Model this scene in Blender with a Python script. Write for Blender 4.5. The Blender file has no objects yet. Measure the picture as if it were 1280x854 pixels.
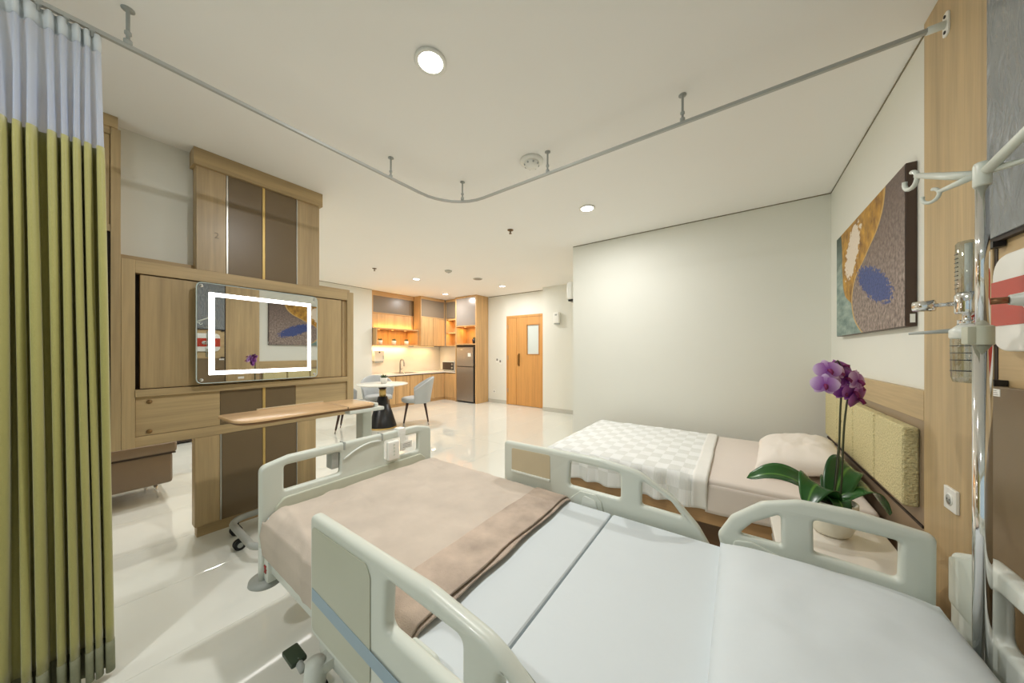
import bpy, bmesh, math, random
from mathutils import Vector, Matrix, noise
random.seed(7)
PI = math.pi
scene = bpy.context.scene
COL = scene.collection

# ------------------------------------------------------------------ camera, world, exposure, large lights
YAW = math.radians(35.66)
cam_d = bpy.data.cameras.new('camera'); cam = bpy.data.objects.new('camera', cam_d); COL.objects.link(cam)
cam.location = (0, 0, 1.30); cam.rotation_euler = (PI / 2, 0, YAW)
cam_d.sensor_width = 36; cam_d.lens = 36 * 393 / 1280; cam_d.shift_y = 12.5 / 1280; cam_d.clip_start = 0.02
scene.camera = cam
scene.view_settings.view_transform = 'Standard'
scene.view_settings.look = 'None'
scene.view_settings.gamma = 1
scene.view_settings.use_curve_mapping = False
scene.view_settings.exposure = -0.2
scene.cycles.max_bounces = 16; scene.cycles.diffuse_bounces = 9; scene.cycles.glossy_bounces = 6
world = bpy.data.worlds.new('world'); scene.world = world; world.use_nodes = True
bgn = world.node_tree.nodes['Background']; bgn.inputs[0].default_value = (0.80, 0.92, 1.0, 1); bgn.inputs[1].default_value = 1.0
DOWNLIGHT_W = 24.0
DAYLIGHT_W = 55.0
WARM_W = 2.0
CEIL = 2.71
dl = bpy.data.lights.new('window_daylight', 'AREA'); dl.shape = 'RECTANGLE'; dl.size = 3.4; dl.size_y = 2.0
dl.energy = DAYLIGHT_W; dl.color = (0.84, 0.93, 1.0)
dlo = bpy.data.objects.new('window_daylight', dl); COL.objects.link(dlo)
dlo.location = (-1.3, -2.78, 1.45); dlo.rotation_euler = (PI / 2, 0, PI)

# ------------------------------------------------------------------ materials
def srgb(r, g, b):
    f = lambda v: (v / 255 / 12.92) if v / 255 <= 0.04045 else ((v / 255 + 0.055) / 1.055) ** 2.4
    return (f(r), f(g), f(b), 1)
MATS = {}
def base_mat(name):
    m = bpy.data.materials.new(name); m.use_nodes = True
    return m, m.node_tree.nodes, m.node_tree.links, m.node_tree.nodes['Principled BSDF']
def mat(name, col, rough=0.5, metal=0.0, var=0.06, scale=9.0, bump=0.0, bscale=60.0, coat=0.0, spec=0.5, trans=0.0, alpha=1.0, stretch=(1, 1, 1)):
    """principled material with a little procedural colour variation and relief"""
    if name in MATS: return MATS[name]
    m, n, l, p = base_mat(name)
    tc = n.new('ShaderNodeTexCoord'); mp = n.new('ShaderNodeMapping'); mp.inputs['Scale'].default_value = stretch
    l.new(tc.outputs['Object'], mp.inputs[0])
    nz = n.new('ShaderNodeTexNoise'); nz.inputs['Scale'].default_value = scale; nz.inputs['Detail'].default_value = 4
    l.new(mp.outputs[0], nz.inputs['Vector'])
    c = srgb(*col)
    mx = n.new('ShaderNodeMix'); mx.data_type = 'RGBA'
    mx.inputs['A'].default_value = tuple(v * (1 - var) for v in c[:3]) + (1,)
    mx.inputs['B'].default_value = tuple(min(1, v * (1 + var)) for v in c[:3]) + (1,)
    l.new(nz.outputs['Fac'], mx.inputs['Factor']); l.new(mx.outputs['Result'], p.inputs['Base Color'])
    p.inputs['Roughness'].default_value = rough; p.inputs['Metallic'].default_value = metal
    p.inputs['Coat Weight'].default_value = coat; p.inputs['Specular IOR Level'].default_value = spec
    p.inputs['Transmission Weight'].default_value = trans; p.inputs['Alpha'].default_value = alpha
    if bump:
        bz = n.new('ShaderNodeTexNoise'); bz.inputs['Scale'].default_value = bscale; bz.inputs['Detail'].default_value = 5
        l.new(mp.outputs[0], bz.inputs['Vector'])
        bp = n.new('ShaderNodeBump'); bp.inputs['Strength'].default_value = bump; bp.inputs['Distance'].default_value = 0.01
        l.new(bz.outputs['Fac'], bp.inputs['Height']); l.new(bp.outputs[0], p.inputs['Normal'])
    MATS[name] = m
    return m
def wood(name, col, axis='Z', rough=0.42, contrast=0.17, coat=0.0, fine=1.0):
    if name in MATS: return MATS[name]
    m, n, l, p = base_mat(name)
    tc = n.new('ShaderNodeTexCoord'); mp = n.new('ShaderNodeMapping')
    s = {'X': (0.7, 16, 16), 'Y': (16, 0.7, 16), 'Z': (16, 16, 0.7)}[axis]
    mp.inputs['Scale'].default_value = tuple(v * fine for v in s)
    l.new(tc.outputs['Object'], mp.inputs[0])
    a = n.new('ShaderNodeTexNoise'); a.inputs['Scale'].default_value = 1.0; a.inputs['Detail'].default_value = 3; a.inputs['Distortion'].default_value = 0.4
    b = n.new('ShaderNodeTexNoise'); b.inputs['Scale'].default_value = 6.0; b.inputs['Detail'].default_value = 6
    l.new(mp.outputs[0], a.inputs['Vector']); l.new(mp.outputs[0], b.inputs['Vector'])
    ad = n.new('ShaderNodeMath'); ad.operation = 'MULTIPLY_ADD'; ad.inputs[1].default_value = 0.45
    l.new(b.outputs['Fac'], ad.inputs[0]); l.new(a.outputs['Fac'], ad.inputs[2])
    rp = n.new('ShaderNodeValToRGB'); c = srgb(*col)
    rp.color_ramp.elements[0].position = 0.42; rp.color_ramp.elements[1].position = 1.05 if False else 1.0
    rp.color_ramp.elements[0].color = tuple(v * (1 - contrast * 1.6) for v in c[:3]) + (1,)
    rp.color_ramp.elements[1].color = tuple(min(1, v * (1 + contrast)) for v in c[:3]) + (1,)
    l.new(ad.outputs[0], rp.inputs[0]); l.new(rp.outputs[0], p.inputs['Base Color'])
    p.inputs['Roughness'].default_value = rough; p.inputs['Coat Weight'].default_value = coat; p.inputs['Coat Roughness'].default_value = 0.25
    bp = n.new('ShaderNodeBump'); bp.inputs['Strength'].default_value = 0.06; bp.inputs['Distance'].default_value = 0.004
    l.new(b.outputs['Fac'], bp.inputs['Height']); l.new(bp.outputs[0], p.inputs['Normal'])
    MATS[name] = m
    return m
def emit(name, col, strength):
    if name in MATS: return MATS[name]
    m, n, l, p = base_mat(name)
    p.inputs['Base Color'].default_value = (0.8, 0.8, 0.8, 1)
    p.inputs['Emission Color'].default_value = srgb(*col); p.inputs['Emission Strength'].default_value = strength
    MATS[name] = m
    return m
def glass(name, col=(235, 240, 240), rough=0.0, mixf=0.12):
    """thin clear pane: mostly transparent with a glossy skin"""
    if name in MATS: return MATS[name]
    m, n, l, p = base_mat(name)
    n.remove(p); out = n['Material Output']
    t = n.new('ShaderNodeBsdfTransparent'); t.inputs[0].default_value = srgb(*col)
    g = n.new('ShaderNodeBsdfGlossy'); g.inputs['Roughness'].default_value = max(rough, 0.02)
    x = n.new('ShaderNodeMixShader'); x.inputs[0].default_value = mixf
    l.new(t.outputs[0], x.inputs[1]); l.new(g.outputs[0], x.inputs[2]); l.new(x.outputs[0], out.inputs[0])
    MATS[name] = m
    return m

OAK = (189, 164, 122)
M = dict(
    wall=mat('wall_paint', (226, 226, 217), 0.62, var=0.015, scale=3, bump=0.03, bscale=220),
    ceil=mat('ceiling_paint', (243, 242, 239), 0.7, var=0.012, scale=2),
    gap=mat('shadow_gap', (128, 120, 98), 0.8),
    tile=mat('floor_tile', (226, 228, 221), 0.05, var=0.035, scale=2.2, spec=0.6, coat=0.25),
    grout=mat('floor_grout', (208, 205, 196), 0.6),
    skirting=mat('skirting', (196, 194, 184), 0.25, var=0.03),
    oakz=wood('oak_vertical', OAK, 'Z'), oaky=wood('oak_along_wall', OAK, 'Y'), oakx=wood('oak_across', OAK, 'X'),
    oakgloss=wood('oak_film_covered', (186, 162, 124), 'Z', rough=0.4, coat=0.12),
    oakk=wood('oak_kitchen', (203, 165, 115), 'Z'), oakkx=wood('oak_kitchen_shelf', (203, 165, 115), 'Y'),
    honey=wood('honey_oak_door', (206, 150, 84), 'Z', contrast=0.12),
    table_oak=wood('table_beech', (228, 190, 146), 'Y', rough=0.2, contrast=0.05),
    brown=mat('taupe_lacquer', (118, 100, 74), 0.34, var=0.03, coat=0.0),
    brownk=mat('smoked_glass', (132, 118, 100), 0.3, var=0.04, coat=0.05),
    metalstrip=mat('aluminium_strip', (205, 202, 192), 0.3, 0.7),
    gold=mat('gold_strip', (222, 190, 120), 0.35, 0.5),
    dark=mat('dark_gap', (46, 34, 26), 0.6),
    black=mat('black_plastic', (26, 26, 28), 0.35),
    rubber=mat('black_rubber', (30, 30, 30), 0.6),
    bedpl=mat('bed_plastic', (206, 211, 201), 0.36, var=0.015, coat=0.1),
    bedpl2=mat('bed_plastic_panel', (184, 186, 168), 0.4, var=0.015),
    bedlt=mat('bed_plastic_pale', (216, 220, 212), 0.32, var=0.01),
    pocket=mat('pocket_beige', (196, 182, 152), 0.5),
    stripe=mat('blue_stripe', (146, 168, 182), 0.4),
    greyplast=mat('grey_plastic', (168, 172, 168), 0.4),
    green=mat('green_pedal', (52, 68, 50), 0.45),
    red=mat('red_mark', (160, 44, 36), 0.4), redplate=mat('red_plate', (186, 62, 46), 0.25, var=0.03),
    white=mat('white_plastic', (236, 236, 230), 0.3, var=0.01),
    sheet=mat('white_sheet', (207, 214, 217), 0.75, var=0.015, scale=4, bump=0.08, bscale=30),
    blanket=mat('taupe_blanket', (200, 187, 173), 0.9, var=0.2, scale=6, bump=0.35, bscale=340),
    blanket2=mat('taupe_blanket_band', (190, 172, 156), 0.9, var=0.6, scale=9, bump=0.4, bscale=300),
    linen=mat('pink_linen', (222, 212, 203), 0.85, var=0.02, bump=0.06, bscale=40),
    cushion=None, leather=mat('taupe_leather', (134, 118, 100), 0.38, var=0.05, bump=0.1, bscale=160),
    chrome=mat('chrome', (225, 225, 225), 0.06, 1.0, var=0.01), steel=mat('brushed_steel', (168, 164, 158), 0.3, 0.9, var=0.08, stretch=(1, 1, 30)),
    fridge=mat('fridge_steel', (150, 144, 138), 0.28, 0.75, var=0.1, stretch=(14, 14, 1)),
    stone=mat('white_marble', (232, 226, 216), 0.18, var=0.05, scale=3),
    tabletop=mat('white_tabletop', (238, 238, 232), 0.2, var=0.01),
    chairfab=mat('grey_chair_fabric', (186, 190, 192), 0.85, var=0.03, bump=0.15, bscale=300),
    darkwood=mat('dark_walnut_leg', (58, 36, 26), 0.35),
    pot=mat('cream_ceramic', (228, 224, 208), 0.3, var=0.03), soil=mat('bark_soil', (70, 56, 42), 0.9),
    leafs=mat('succulent_leaf', (62, 84, 54), 0.5, var=0.2),
    film=None,
)
def special_materials():
    # nubbly boucle of the headboard
    M['cushion'] = mat('olive_boucle', (210, 199, 152), 0.9, var=0.5, scale=110, bump=1.0, bscale=110)
    # wrinkled film over a grey-blue panel
    m, n, l, p = base_mat('film_wrapped_panel')
    tc = n.new('ShaderNodeTexCoord'); mp = n.new('ShaderNodeMapping'); mp.inputs['Scale'].default_value = (3, 6, 2.2)
    l.new(tc.outputs['Object'], mp.inputs[0])
    nz = n.new('ShaderNodeTexNoise'); nz.inputs['Scale'].default_value = 3; nz.inputs['Detail'].default_value = 7; nz.inputs['Distortion'].default_value = 1.6
    l.new(mp.outputs[0], nz.inputs['Vector'])
    bp = n.new('ShaderNodeBump'); bp.inputs['Strength'].default_value = 0.7; bp.inputs['Distance'].default_value = 0.02
    l.new(nz.outputs['Fac'], bp.inputs['Height']); l.new(bp.outputs[0], p.inputs['Normal'])
    p.inputs['Base Color'].default_value = srgb(120, 126, 130); p.inputs['Roughness'].default_value = 0.18; p.inputs['Coat Weight'].default_value = 0.5
    M['film'] = m
    # mirror
    m, n, l, p = base_mat('mirror_silver')
    p.inputs['Base Color'].default_value = (0.80, 0.82, 0.82, 1); p.inputs['Metallic'].default_value = 1; p.inputs['Roughness'].default_value = 0.015
    M['mirror'] = m
    # throw: woven check of white and pale grey squares
    m, n, l, p = base_mat('check_throw')
    uv = n.new('ShaderNodeUVMap'); ck = n.new('ShaderNodeTexChecker'); ck.inputs['Scale'].default_value = 1.0
    ck.inputs['Color1'].default_value = srgb(236, 238, 237); ck.inputs['Color2'].default_value = srgb(222, 224, 221)
    l.new(uv.outputs[0], ck.inputs['Vector']); l.new(ck.outputs[0], p.inputs['Base Color']); p.inputs['Roughness'].default_value = 0.85
    wv = n.new('ShaderNodeTexWave'); wv.inputs['Scale'].default_value = 2.2; l.new(uv.outputs[0], wv.inputs['Vector'])
    bp = n.new('ShaderNodeBump'); bp.inputs['Strength'].default_value = 0.25; bp.inputs['Distance'].default_value = 0.006
    l.new(wv.outputs['Fac'], bp.inputs['Height']); l.new(bp.outputs[0], p.inputs['Normal'])
    M['throw'] = m
    # curtain cloth and sheer
    m, n, l, p = base_mat('lime_curtain_cloth')
    nz = n.new('ShaderNodeTexNoise'); nz.inputs['Scale'].default_value = 260
    mx = n.new('ShaderNodeMix'); mx.data_type = 'RGBA'; mx.inputs['A'].default_value = srgb(150, 146, 78); mx.inputs['B'].default_value = srgb(168, 164, 98)
    l.new(nz.outputs['Fac'], mx.inputs['Factor']); l.new(mx.outputs['Result'], p.inputs['Base Color'])
    p.inputs['Roughness'].default_value = 0.55; p.inputs['Sheen Weight'].default_value = 0.4
    M['curtain'] = m
    m, n, l, p = base_mat('sheer_curtain_mesh')
    n.remove(p); out = n['Material Output']
    d = n.new('ShaderNodeBsdfDiffuse'); d.inputs[0].default_value = srgb(214, 222, 236)
    t = n.new('ShaderNodeBsdfTranslucent'); t.inputs[0].default_value = srgb(214, 222, 236)
    tr = n.new('ShaderNodeBsdfTransparent')
    x1 = n.new('ShaderNodeMixShader'); x1.inputs[0].default_value = 0.45
    x2 = n.new('ShaderNodeMixShader'); x2.inputs[0].default_value = 0.16
    l.new(d.outputs[0], x1.inputs[1]); l.new(t.outputs[0], x1.inputs[2]); l.new(x1.outputs[0], x2.inputs[1]); l.new(tr.outputs[0], x2.inputs[2]); l.new(x2.outputs[0], out.inputs[0])
    M['sheer'] = m
    # orchid petal: deep purple at the heart, lilac rim (UV.y = distance from the heart)
    def petal(name, heart, rim):
        m, n, l, p = base_mat(name)
        uv = n.new('ShaderNodeUVMap'); sp = n.new('ShaderNodeSeparateXYZ'); l.new(uv.outputs[0], sp.inputs[0])
        rp = n.new('ShaderNodeValToRGB'); e = rp.color_ramp.elements
        e[0].position = 0.15; e[0].color = srgb(*heart); e[1].position = 0.95; e[1].color = srgb(*rim)
        k = e.new(0.62); k.color = srgb(*[int((a * 0.45 + b * 0.55)) for a, b in zip(heart, rim)])
        nz = n.new('ShaderNodeTexNoise'); nz.inputs['Scale'].default_value = 70
        ma = n.new('ShaderNodeMath'); ma.operation = 'MULTIPLY_ADD'; ma.inputs[1].default_value = 0.35; 
        l.new(nz.outputs['Fac'], ma.inputs[0]); l.new(sp.outputs['Y'], ma.inputs[2])
        sb = n.new('ShaderNodeMath'); sb.operation = 'SUBTRACT'; sb.inputs[1].default_value = 0.17; l.new(ma.outputs[0], sb.inputs[0])
        l.new(sb.outputs[0], rp.inputs[0]); l.new(rp.outputs[0], p.inputs['Base Color'])
        p.inputs['Roughness'].default_value = 0.55
        return m
    M['petal_lilac'] = petal('lilac_petal', (150, 84, 176), (226, 204, 238))
    M['petal_purple'] = petal('purple_petal', (96, 14, 112), (190, 120, 202))
    M['lip'] = mat('orchid_lip', (120, 20, 84), 0.5, var=0.3, scale=60)
    # orchid leaf
    m, n, l, p = base_mat('orchid_leaf')
    uv = n.new('ShaderNodeUVMap'); sp = n.new('ShaderNodeSeparateXYZ'); l.new(uv.outputs[0], sp.inputs[0])
    rp = n.new('ShaderNodeValToRGB'); e = rp.color_ramp.elements
    e[0].position = 0.0; e[0].color = srgb(34, 76, 34); e[1].position = 1.0; e[1].color = srgb(44, 92, 38)
    k = e.new(0.5); k.color = srgb(98, 146, 60); k = e.new(0.44); k.color = srgb(36, 82, 34); k = e.new(0.56); k.color = srgb(40, 88, 36)
    l.new(sp.outputs['X'], rp.inputs[0]); l.new(rp.outputs[0], p.inputs['Base Color']); p.inputs['Roughness'].default_value = 0.25
    M['leaf'] = m
    # abstract painting, UV over the canvas face (u: far to near, v: bottom to top)
    m, n, l, p = base_mat('abstract_canvas')
    uv = n.new('ShaderNodeUVMap'); sp = n.new('ShaderNodeSeparateXYZ'); l.new(uv.outputs[0], sp.inputs[0])
    U, V = sp.outputs['X'], sp.outputs['Y']
    def mth(op, a, b=None, c=None):
        k = n.new('ShaderNodeMath'); k.operation = op
        for i, v in enumerate((a, b, c)):
            if v is None: continue
            if isinstance(v, (int, float)): k.inputs[i].default_value = v
            else: l.new(v, k.inputs[i])
        return k.outputs[0]
    def curve(pts):        # u as a function of v
        fc = n.new('ShaderNodeFloatCurve'); c = fc.mapping.curves[0]
        c.points[0].location = pts[0]; c.points[1].location = pts[-1]
        for q in pts[1:-1]: c.points.new(*q)
        fc.mapping.update(); l.new(V, fc.inputs['Value']); return fc.outputs[0]
    def mixc(f, a, b):
        k = n.new('ShaderNodeMix'); k.data_type = 'RGBA'; l.new(f, k.inputs['Factor'])
        for s_, v in (('A', a), ('B', b)):
            if isinstance(v, tuple): k.inputs[s_].default_value = srgb(*v)
            else: l.new(v, k.inputs[s_])
        return k.outputs['Result']
    def nzz(sc, det=5, st=(1, 1, 1)):
        mp = n.new('ShaderNodeMapping'); mp.inputs['Scale'].default_value = st; l.new(uv.outputs[0], mp.inputs[0])
        k = n.new('ShaderNodeTexNoise'); k.inputs['Scale'].default_value = sc; k.inputs['Detail'].default_value = det; l.new(mp.outputs[0], k.inputs['Vector']); return k.outputs['Fac']
    def sm(x, lo, hi):
        k = n.new('ShaderNodeMapRange'); l.new(x, k.inputs['Value']); k.inputs['From Min'].default_value = lo; k.inputs['From Max'].default_value = hi; return k.outputs[0]
    teal = mixc(sm(nzz(6, 7, (1, 2, 1)), 0.3, 0.7), (80, 110, 104), (168, 184, 174))
    teal = mixc(sm(V, 0.55, 1.0), teal, (46, 64, 54))
    och = mixc(sm(nzz(9, 8, (2, 1, 1)), 0.3, 0.7), (120, 80, 20), (206, 156, 56))
    grey = mixc(sm(nzz(30, 8, (2, 1, 1)), 0.3, 0.7), (88, 74, 68), (174, 156, 146))
    grey = mixc(sm(V, 0.25, 1.0), grey, mixc(nzz(60, 6), (66, 52, 46), (128, 108, 98)))
    wave = curve([(0.0, 0.50), (0.2, 0.34), (0.45, 0.36), (0.62, 0.55), (0.8, 0.74), (1.0, 0.80)])     # ochre/grey border
    wave2 = curve([(0.0, 0.52), (0.25, 0.34), (0.4, 0.17), (0.6, 0.13), (0.85, 0.12), (1.0, 0.10)])    # teal/ochre border
    f2 = sm(mth('SUBTRACT', U, wave2), 0.0, 0.012)
    c1 = mixc(f2, teal, och)
    def blob(cu, cv, ru, rv, ang, jit, sc):
        du = mth('SUBTRACT', U, cu); dv = mth('SUBTRACT', V, cv)
        ca, sa = math.cos(ang), math.sin(ang)
        a = mth('DIVIDE', mth('ADD', mth('MULTIPLY', du, ca), mth('MULTIPLY', dv, sa)), ru)
        b = mth('DIVIDE', mth('SUBTRACT', mth('MULTIPLY', dv, ca), mth('MULTIPLY', du, sa)), rv)
        r = mth('ADD', mth('MULTIPLY', a, a), mth('MULTIPLY', b, b))
        r = mth('ADD', r, mth('MULTIPLY', mth('SUBTRACT', nzz(sc, 4), 0.5), jit))
        return sm(r, 1.05, 0.85)
    c1 = mixc(blob(0.33, 0.74, 0.115, 0.24, -0.35, 3.2, 26), c1, (222, 208, 190))
    f1 = sm(mth('SUBTRACT', U, wave), 0.0, 0.01)
    c2 = mixc(f1, c1, grey)
    lnk = sm(mth('ABSOLUTE', mth('SUBTRACT', mth('SUBTRACT', U, wave), 0.0)), 0.011, 0.007)
    c2 = mixc(lnk, c2, (198, 162, 96))
    c2 = mixc(blob(0.66, 0.36, 0.27, 0.105, -0.62, 2.4, 42), c2, mixc(nzz(60), (24, 36, 84), (78, 96, 160)))
    l.new(c2, p.inputs['Base Color']); p.inputs['Roughness'].default_value = 0.55
    bp = n.new('ShaderNodeBump'); bp.inputs['Strength'].default_value = 0.5; bp.inputs['Distance'].default_value = 0.01
    l.new(nzz(45, 6), bp.inputs['Height']); l.new(bp.outputs[0], p.inputs['Normal'])
    M['canvas'] = m
special_materials()

# ------------------------------------------------------------------ mesh helpers
def box(bm, x0, x1, y0, y1, z0, z1, b=0.0, seg=2):
    r = bmesh.ops.create_cube(bm, size=1.0); vs = r['verts']
    for v in vs:
        v.co = Vector(((x0 + x1) / 2 + v.co.x * (x1 - x0), (y0 + y1) / 2 + v.co.y * (y1 - y0), (z0 + z1) / 2 + v.co.z * (z1 - z0)))
    if b > 0:
        es = list({e for v in vs for e in v.link_edges})
        bmesh.ops.bevel(bm, geom=es, offset=b, segments=seg, profile=0.6, affect='EDGES', clamp_overlap=True)
    return bm
def tube(bm, pts, r, seg=12, caps=True):
    """tube through points; r a number or a list"""
    pts = [Vector(p) for p in pts]; n = len(pts); rs = r if isinstance(r, (list, tuple)) else [r] * n
    rings = []; up = None
    for i, p in enumerate(pts):
        t = (pts[min(i + 1, n - 1)] - pts[max(i - 1, 0)]).normalized()
        if up is None:
            up = Vector((0, 0, 1)) if abs(t.z) < 0.9 else Vector((1, 0, 0))
        a = t.cross(up).normalized(); up2 = a.cross(t).normalized(); up = up2
        rings.append([bm.verts.new(p + (a * math.cos(2 * PI * k / seg) + up2 * math.sin(2 * PI * k / seg)) * rs[i]) for k in range(seg)])
    for i in range(n - 1):
        for k in range(seg):
            bm.faces.new((rings[i][k], rings[i][(k + 1) % seg], rings[i + 1][(k + 1) % seg], rings[i + 1][k]))
    if caps:
        bm.faces.new(rings[0][::-1]); bm.faces.new(rings[-1])
    return bm
def lathe(bm, prof, c=(0, 0, 0), seg=24):
    """profile [(r, z)] turned about the vertical through c"""
    c = Vector(c); rings = []
    for r, z in prof:
        if r < 1e-5: rings.append([bm.verts.new(c + Vector((0, 0, z)))])
        else: rings.append([bm.verts.new(c + Vector((r * math.cos(2 * PI * k / seg), r * math.sin(2 * PI * k / seg), z))) for k in range(seg)])
    for a, b in zip(rings, rings[1:]):
        for k in range(seg):
            k2 = (k + 1) % seg
            if len(a) == 1 and len(b) == 1: continue
            if len(a) == 1: bm.faces.new((a[0], b[k2], b[k]))
            elif len(b) == 1: bm.faces.new((a[k], a[k2], b[0]))
            else: bm.faces.new((a[k], a[k2], b[k2], b[k]))
    return bm
def grid(bm, nu, nv, f, uvf=None):
    vs = [[bm.verts.new(f(i / nu, j / nv)) for j in range(nv + 1)] for i in range(nu + 1)]
    uvl = bm.loops.layers.uv.verify() if uvf else None
    for i in range(nu):
        for j in range(nv):
            fc = bm.faces.new((vs[i][j], vs[i + 1][j], vs[i + 1][j + 1], vs[i][j + 1]))
            if uvf:
                for lp, (a, b) in zip(fc.loops, ((i, j), (i + 1, j), (i + 1, j + 1), (i, j + 1))):
                    lp[uvl].uv = uvf(a / nu, b / nv)
    return bm
def fillet(pts, r, seg=5):
    out = []; n = len(pts)
    for i in range(n):
        p = Vector(pts[i][:2]); rr = pts[i][2] if len(pts[i]) > 2 else r
        a = Vector(pts[i - 1][:2]) - p; b = Vector(pts[(i + 1) % n][:2]) - p
        if rr <= 0: out.append(p); continue
        ang = a.angle(b); d = min(rr / math.tan(ang / 2), a.length * 0.49, b.length * 0.49)
        p0 = p + a.normalized() * d; p1 = p + b.normalized() * d
        for k in range(seg + 1):
            t = k / seg
            out.append(p0 * (1 - t) ** 2 + p * 2 * t * (1 - t) + p1 * t * t)
    return out
def plate(outer, holes, plane, t0, t1, bev=0.004, bres=2):
    """flat plate with holes, as a bmesh. plane 'XZ' (thick in Y) or 'YZ' (thick in X)"""
    cu = bpy.data.curves.new('tmp', 'CURVE'); cu.dimensions = '2D'; cu.fill_mode = 'BOTH'
    th = abs(t1 - t0); bev = min(bev, th * 0.49)
    cu.extrude = th / 2 - bev; cu.bevel_depth = bev; cu.bevel_resolution = bres; cu.offset = -bev
    for loop in [outer] + list(holes):
        sp = cu.splines.new('POLY'); sp.points.add(len(loop) - 1)
        for q, p in zip(sp.points, loop): q.co = (p[0], p[1], 0, 1)
        sp.use_cyclic_u = True
    o = bpy.data.objects.new('tmp', cu); COL.objects.link(o)
    dg = bpy.context.evaluated_depsgraph_get()
    me = bpy.data.meshes.new_from_object(o.evaluated_get(dg))
    bpy.data.objects.remove(o); bpy.data.curves.remove(cu)
    bm = bmesh.new(); bm.from_mesh(me); bpy.data.meshes.remove(me)
    mid = (t0 + t1) / 2
    for v in bm.verts:
        x, y, z = v.co
        v.co = Vector((x, mid - z, y)) if plane == 'XZ' else Vector((mid + z, x, y))
    bmesh.ops.remove_doubles(bm, verts=bm.verts, dist=1e-5)
    bmesh.ops.recalc_face_normals(bm, faces=bm.faces)
    return bm
def pillow_bm(w, l, t, n=28, crease=0.0, seed=0, px=4, flat=0.35):
    """soft pillow centred on the origin, w along X, l along Y, resting on z=0"""
    bm = bmesh.new()
    def h(u, v):
        a = max(0, 1 - abs(u) ** px) ** 0.5 * max(0, 1 - abs(v) ** px) ** 0.5
        return a
    def pos(u, v, s):
        a = h(u, v); pin = 1 - 0.05 * (1 - abs(v) ** 2) * abs(u) ** 8 - 0.0
        pin2 = 1 - 0.06 * (1 - abs(u) ** 2) * abs(v) ** 8
        wr = noise.noise(Vector((u * 3 + seed, v * 3, s))) * crease + noise.noise(Vector((u * 8 + seed, v * 6, s * 3))) * crease * 0.5
        z = t * flat + (a * t * (1 - flat) if s > 0 else -a * t * flat)
        return Vector((u * w / 2 * pin, v * l / 2 * pin2, max(0, z + wr * a)))
    for s in (1, -1):
        grid(bm, n, n, lambda a, b: pos(2 * a - 1, 2 * b - 1, s))
    bmesh.ops.remove_doubles(bm, verts=bm.verts, dist=1e-4)
    bmesh.ops.recalc_face_normals(bm, faces=bm.faces)
    return bm
# ------------------------------------------------------------------ object helpers
def root_of(o):
    while o.parent: o = o.parent
    return o
def obj(name, bm, m, parent=None, world=True, smooth=False, ang=35):
    """link a bmesh as one mesh object; with world=True vertices are in world space and moved into the thing's frame"""
    me = bpy.data.meshes.new(name)
    if parent is not None and world:
        off = root_of(parent).location
        for v in bm.verts: v.co -= off
    if smooth:
        for f in bm.faces: f.smooth = True
        for e in bm.edges:
            if len(e.link_faces) == 2 and e.calc_face_angle(0) > math.radians(ang): e.smooth = False
    bm.to_mesh(me); bm.free()
    me.materials.append(m)
    o = bpy.data.objects.new(name, me); COL.objects.link(o)
    if parent is not None: o.parent = parent
    return o
def tag(o, label, cat, group=None):
    o['label'] = label; o['category'] = cat
    if group: o['group'] = group
    return o
def thing(name, label, cat, loc=(0, 0, 0), rz=0.0, group=None):
    o = bpy.data.objects.new(name, None); COL.objects.link(o); o.empty_display_size = 0.1
    o.location = loc; o.rotation_euler = (0, 0, rz)
    return tag(o, label, cat, group)
def struct(name, bm, m, label=None, smooth=False):
    o = obj(name, bm, m, smooth=smooth); o['kind'] = 'structure'
    if label: o['label'] = label
    return o
def B(*a, b=0.0, seg=2):
    return box(bmesh.new(), *a, b=b, seg=seg)
def copy_tree(o, parent=None):
    c = o.copy(); COL.objects.link(c); c.parent = parent
    for ch in list(o.children): copy_tree(ch, c)
    return c

# ================================================================== THE ROOM
XR, YB, XK, YD = 0.675, 3.92, -6.75, 6.27        # headboard wall, wall behind guest bed, living wall, entrance wall
YF = -2.6
f = struct('floor', B(-7.3, 1.0, YF - 0.1, 6.5, -0.12, -0.012), M['grout'], 'cream polished tile floor')
tw, td = 0.6, 1.2
tile_me = None
ix = 0
x = 1.04
while x > -7.2:
    y = 7.1
    while y > YF:
        if tile_me is None:
            bm = B(-tw / 2 + 0.0006, tw / 2 - 0.0008, -td / 2 + 0.0006, td / 2 - 0.0008, -0.012, 0, b=0.0008, seg=1)
            o = obj('tile', bm, M['tile'], f, world=False); tile_me = o.data
        else:
            o = bpy.data.objects.new('tile', tile_me); COL.objects.link(o); o.parent = f
        o.location = (x - tw / 2, y - td / 2, 0)
        y -= td
    x -= tw
struct('ceiling', B(-7.3, 1.0, YF - 0.1, 6.5, CEIL, CEIL + 0.12), M['ceil'], 'smooth white painted ceiling')
struct('wall_right', B(XR, XR + 0.15, YF - 0.1, YB + 0.1, 0, CEIL), M['wall'], 'cream painted wall behind the bed heads')
struct('wall_back', B(-1.80, XR, YB, YD - 0.2, 0, CEIL), M['wall'], 'cream painted wall behind the guest bed')
struct('wall_entrance', B(-5.25, -3.48, YD, YD + 0.15, 0, CEIL), M['wall'], 'cream wall around the entrance door')
struct('wall_pier', B(-3.48, -1.7, 6.01, YD + 0.15, 0, CEIL), M['wall'], 'cream pier wall beside the entrance door')
struct('wall_left', B(XK - 0.4, XK, YF - 0.1, 3.95, 0, CEIL), M['wall'], 'cream painted living area wall')
struct('wall_kitchen', B(-7.3, -7.1, 3.95, 6.5, 0, CEIL), M['wall'], 'wall behind the kitchenette')
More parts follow.
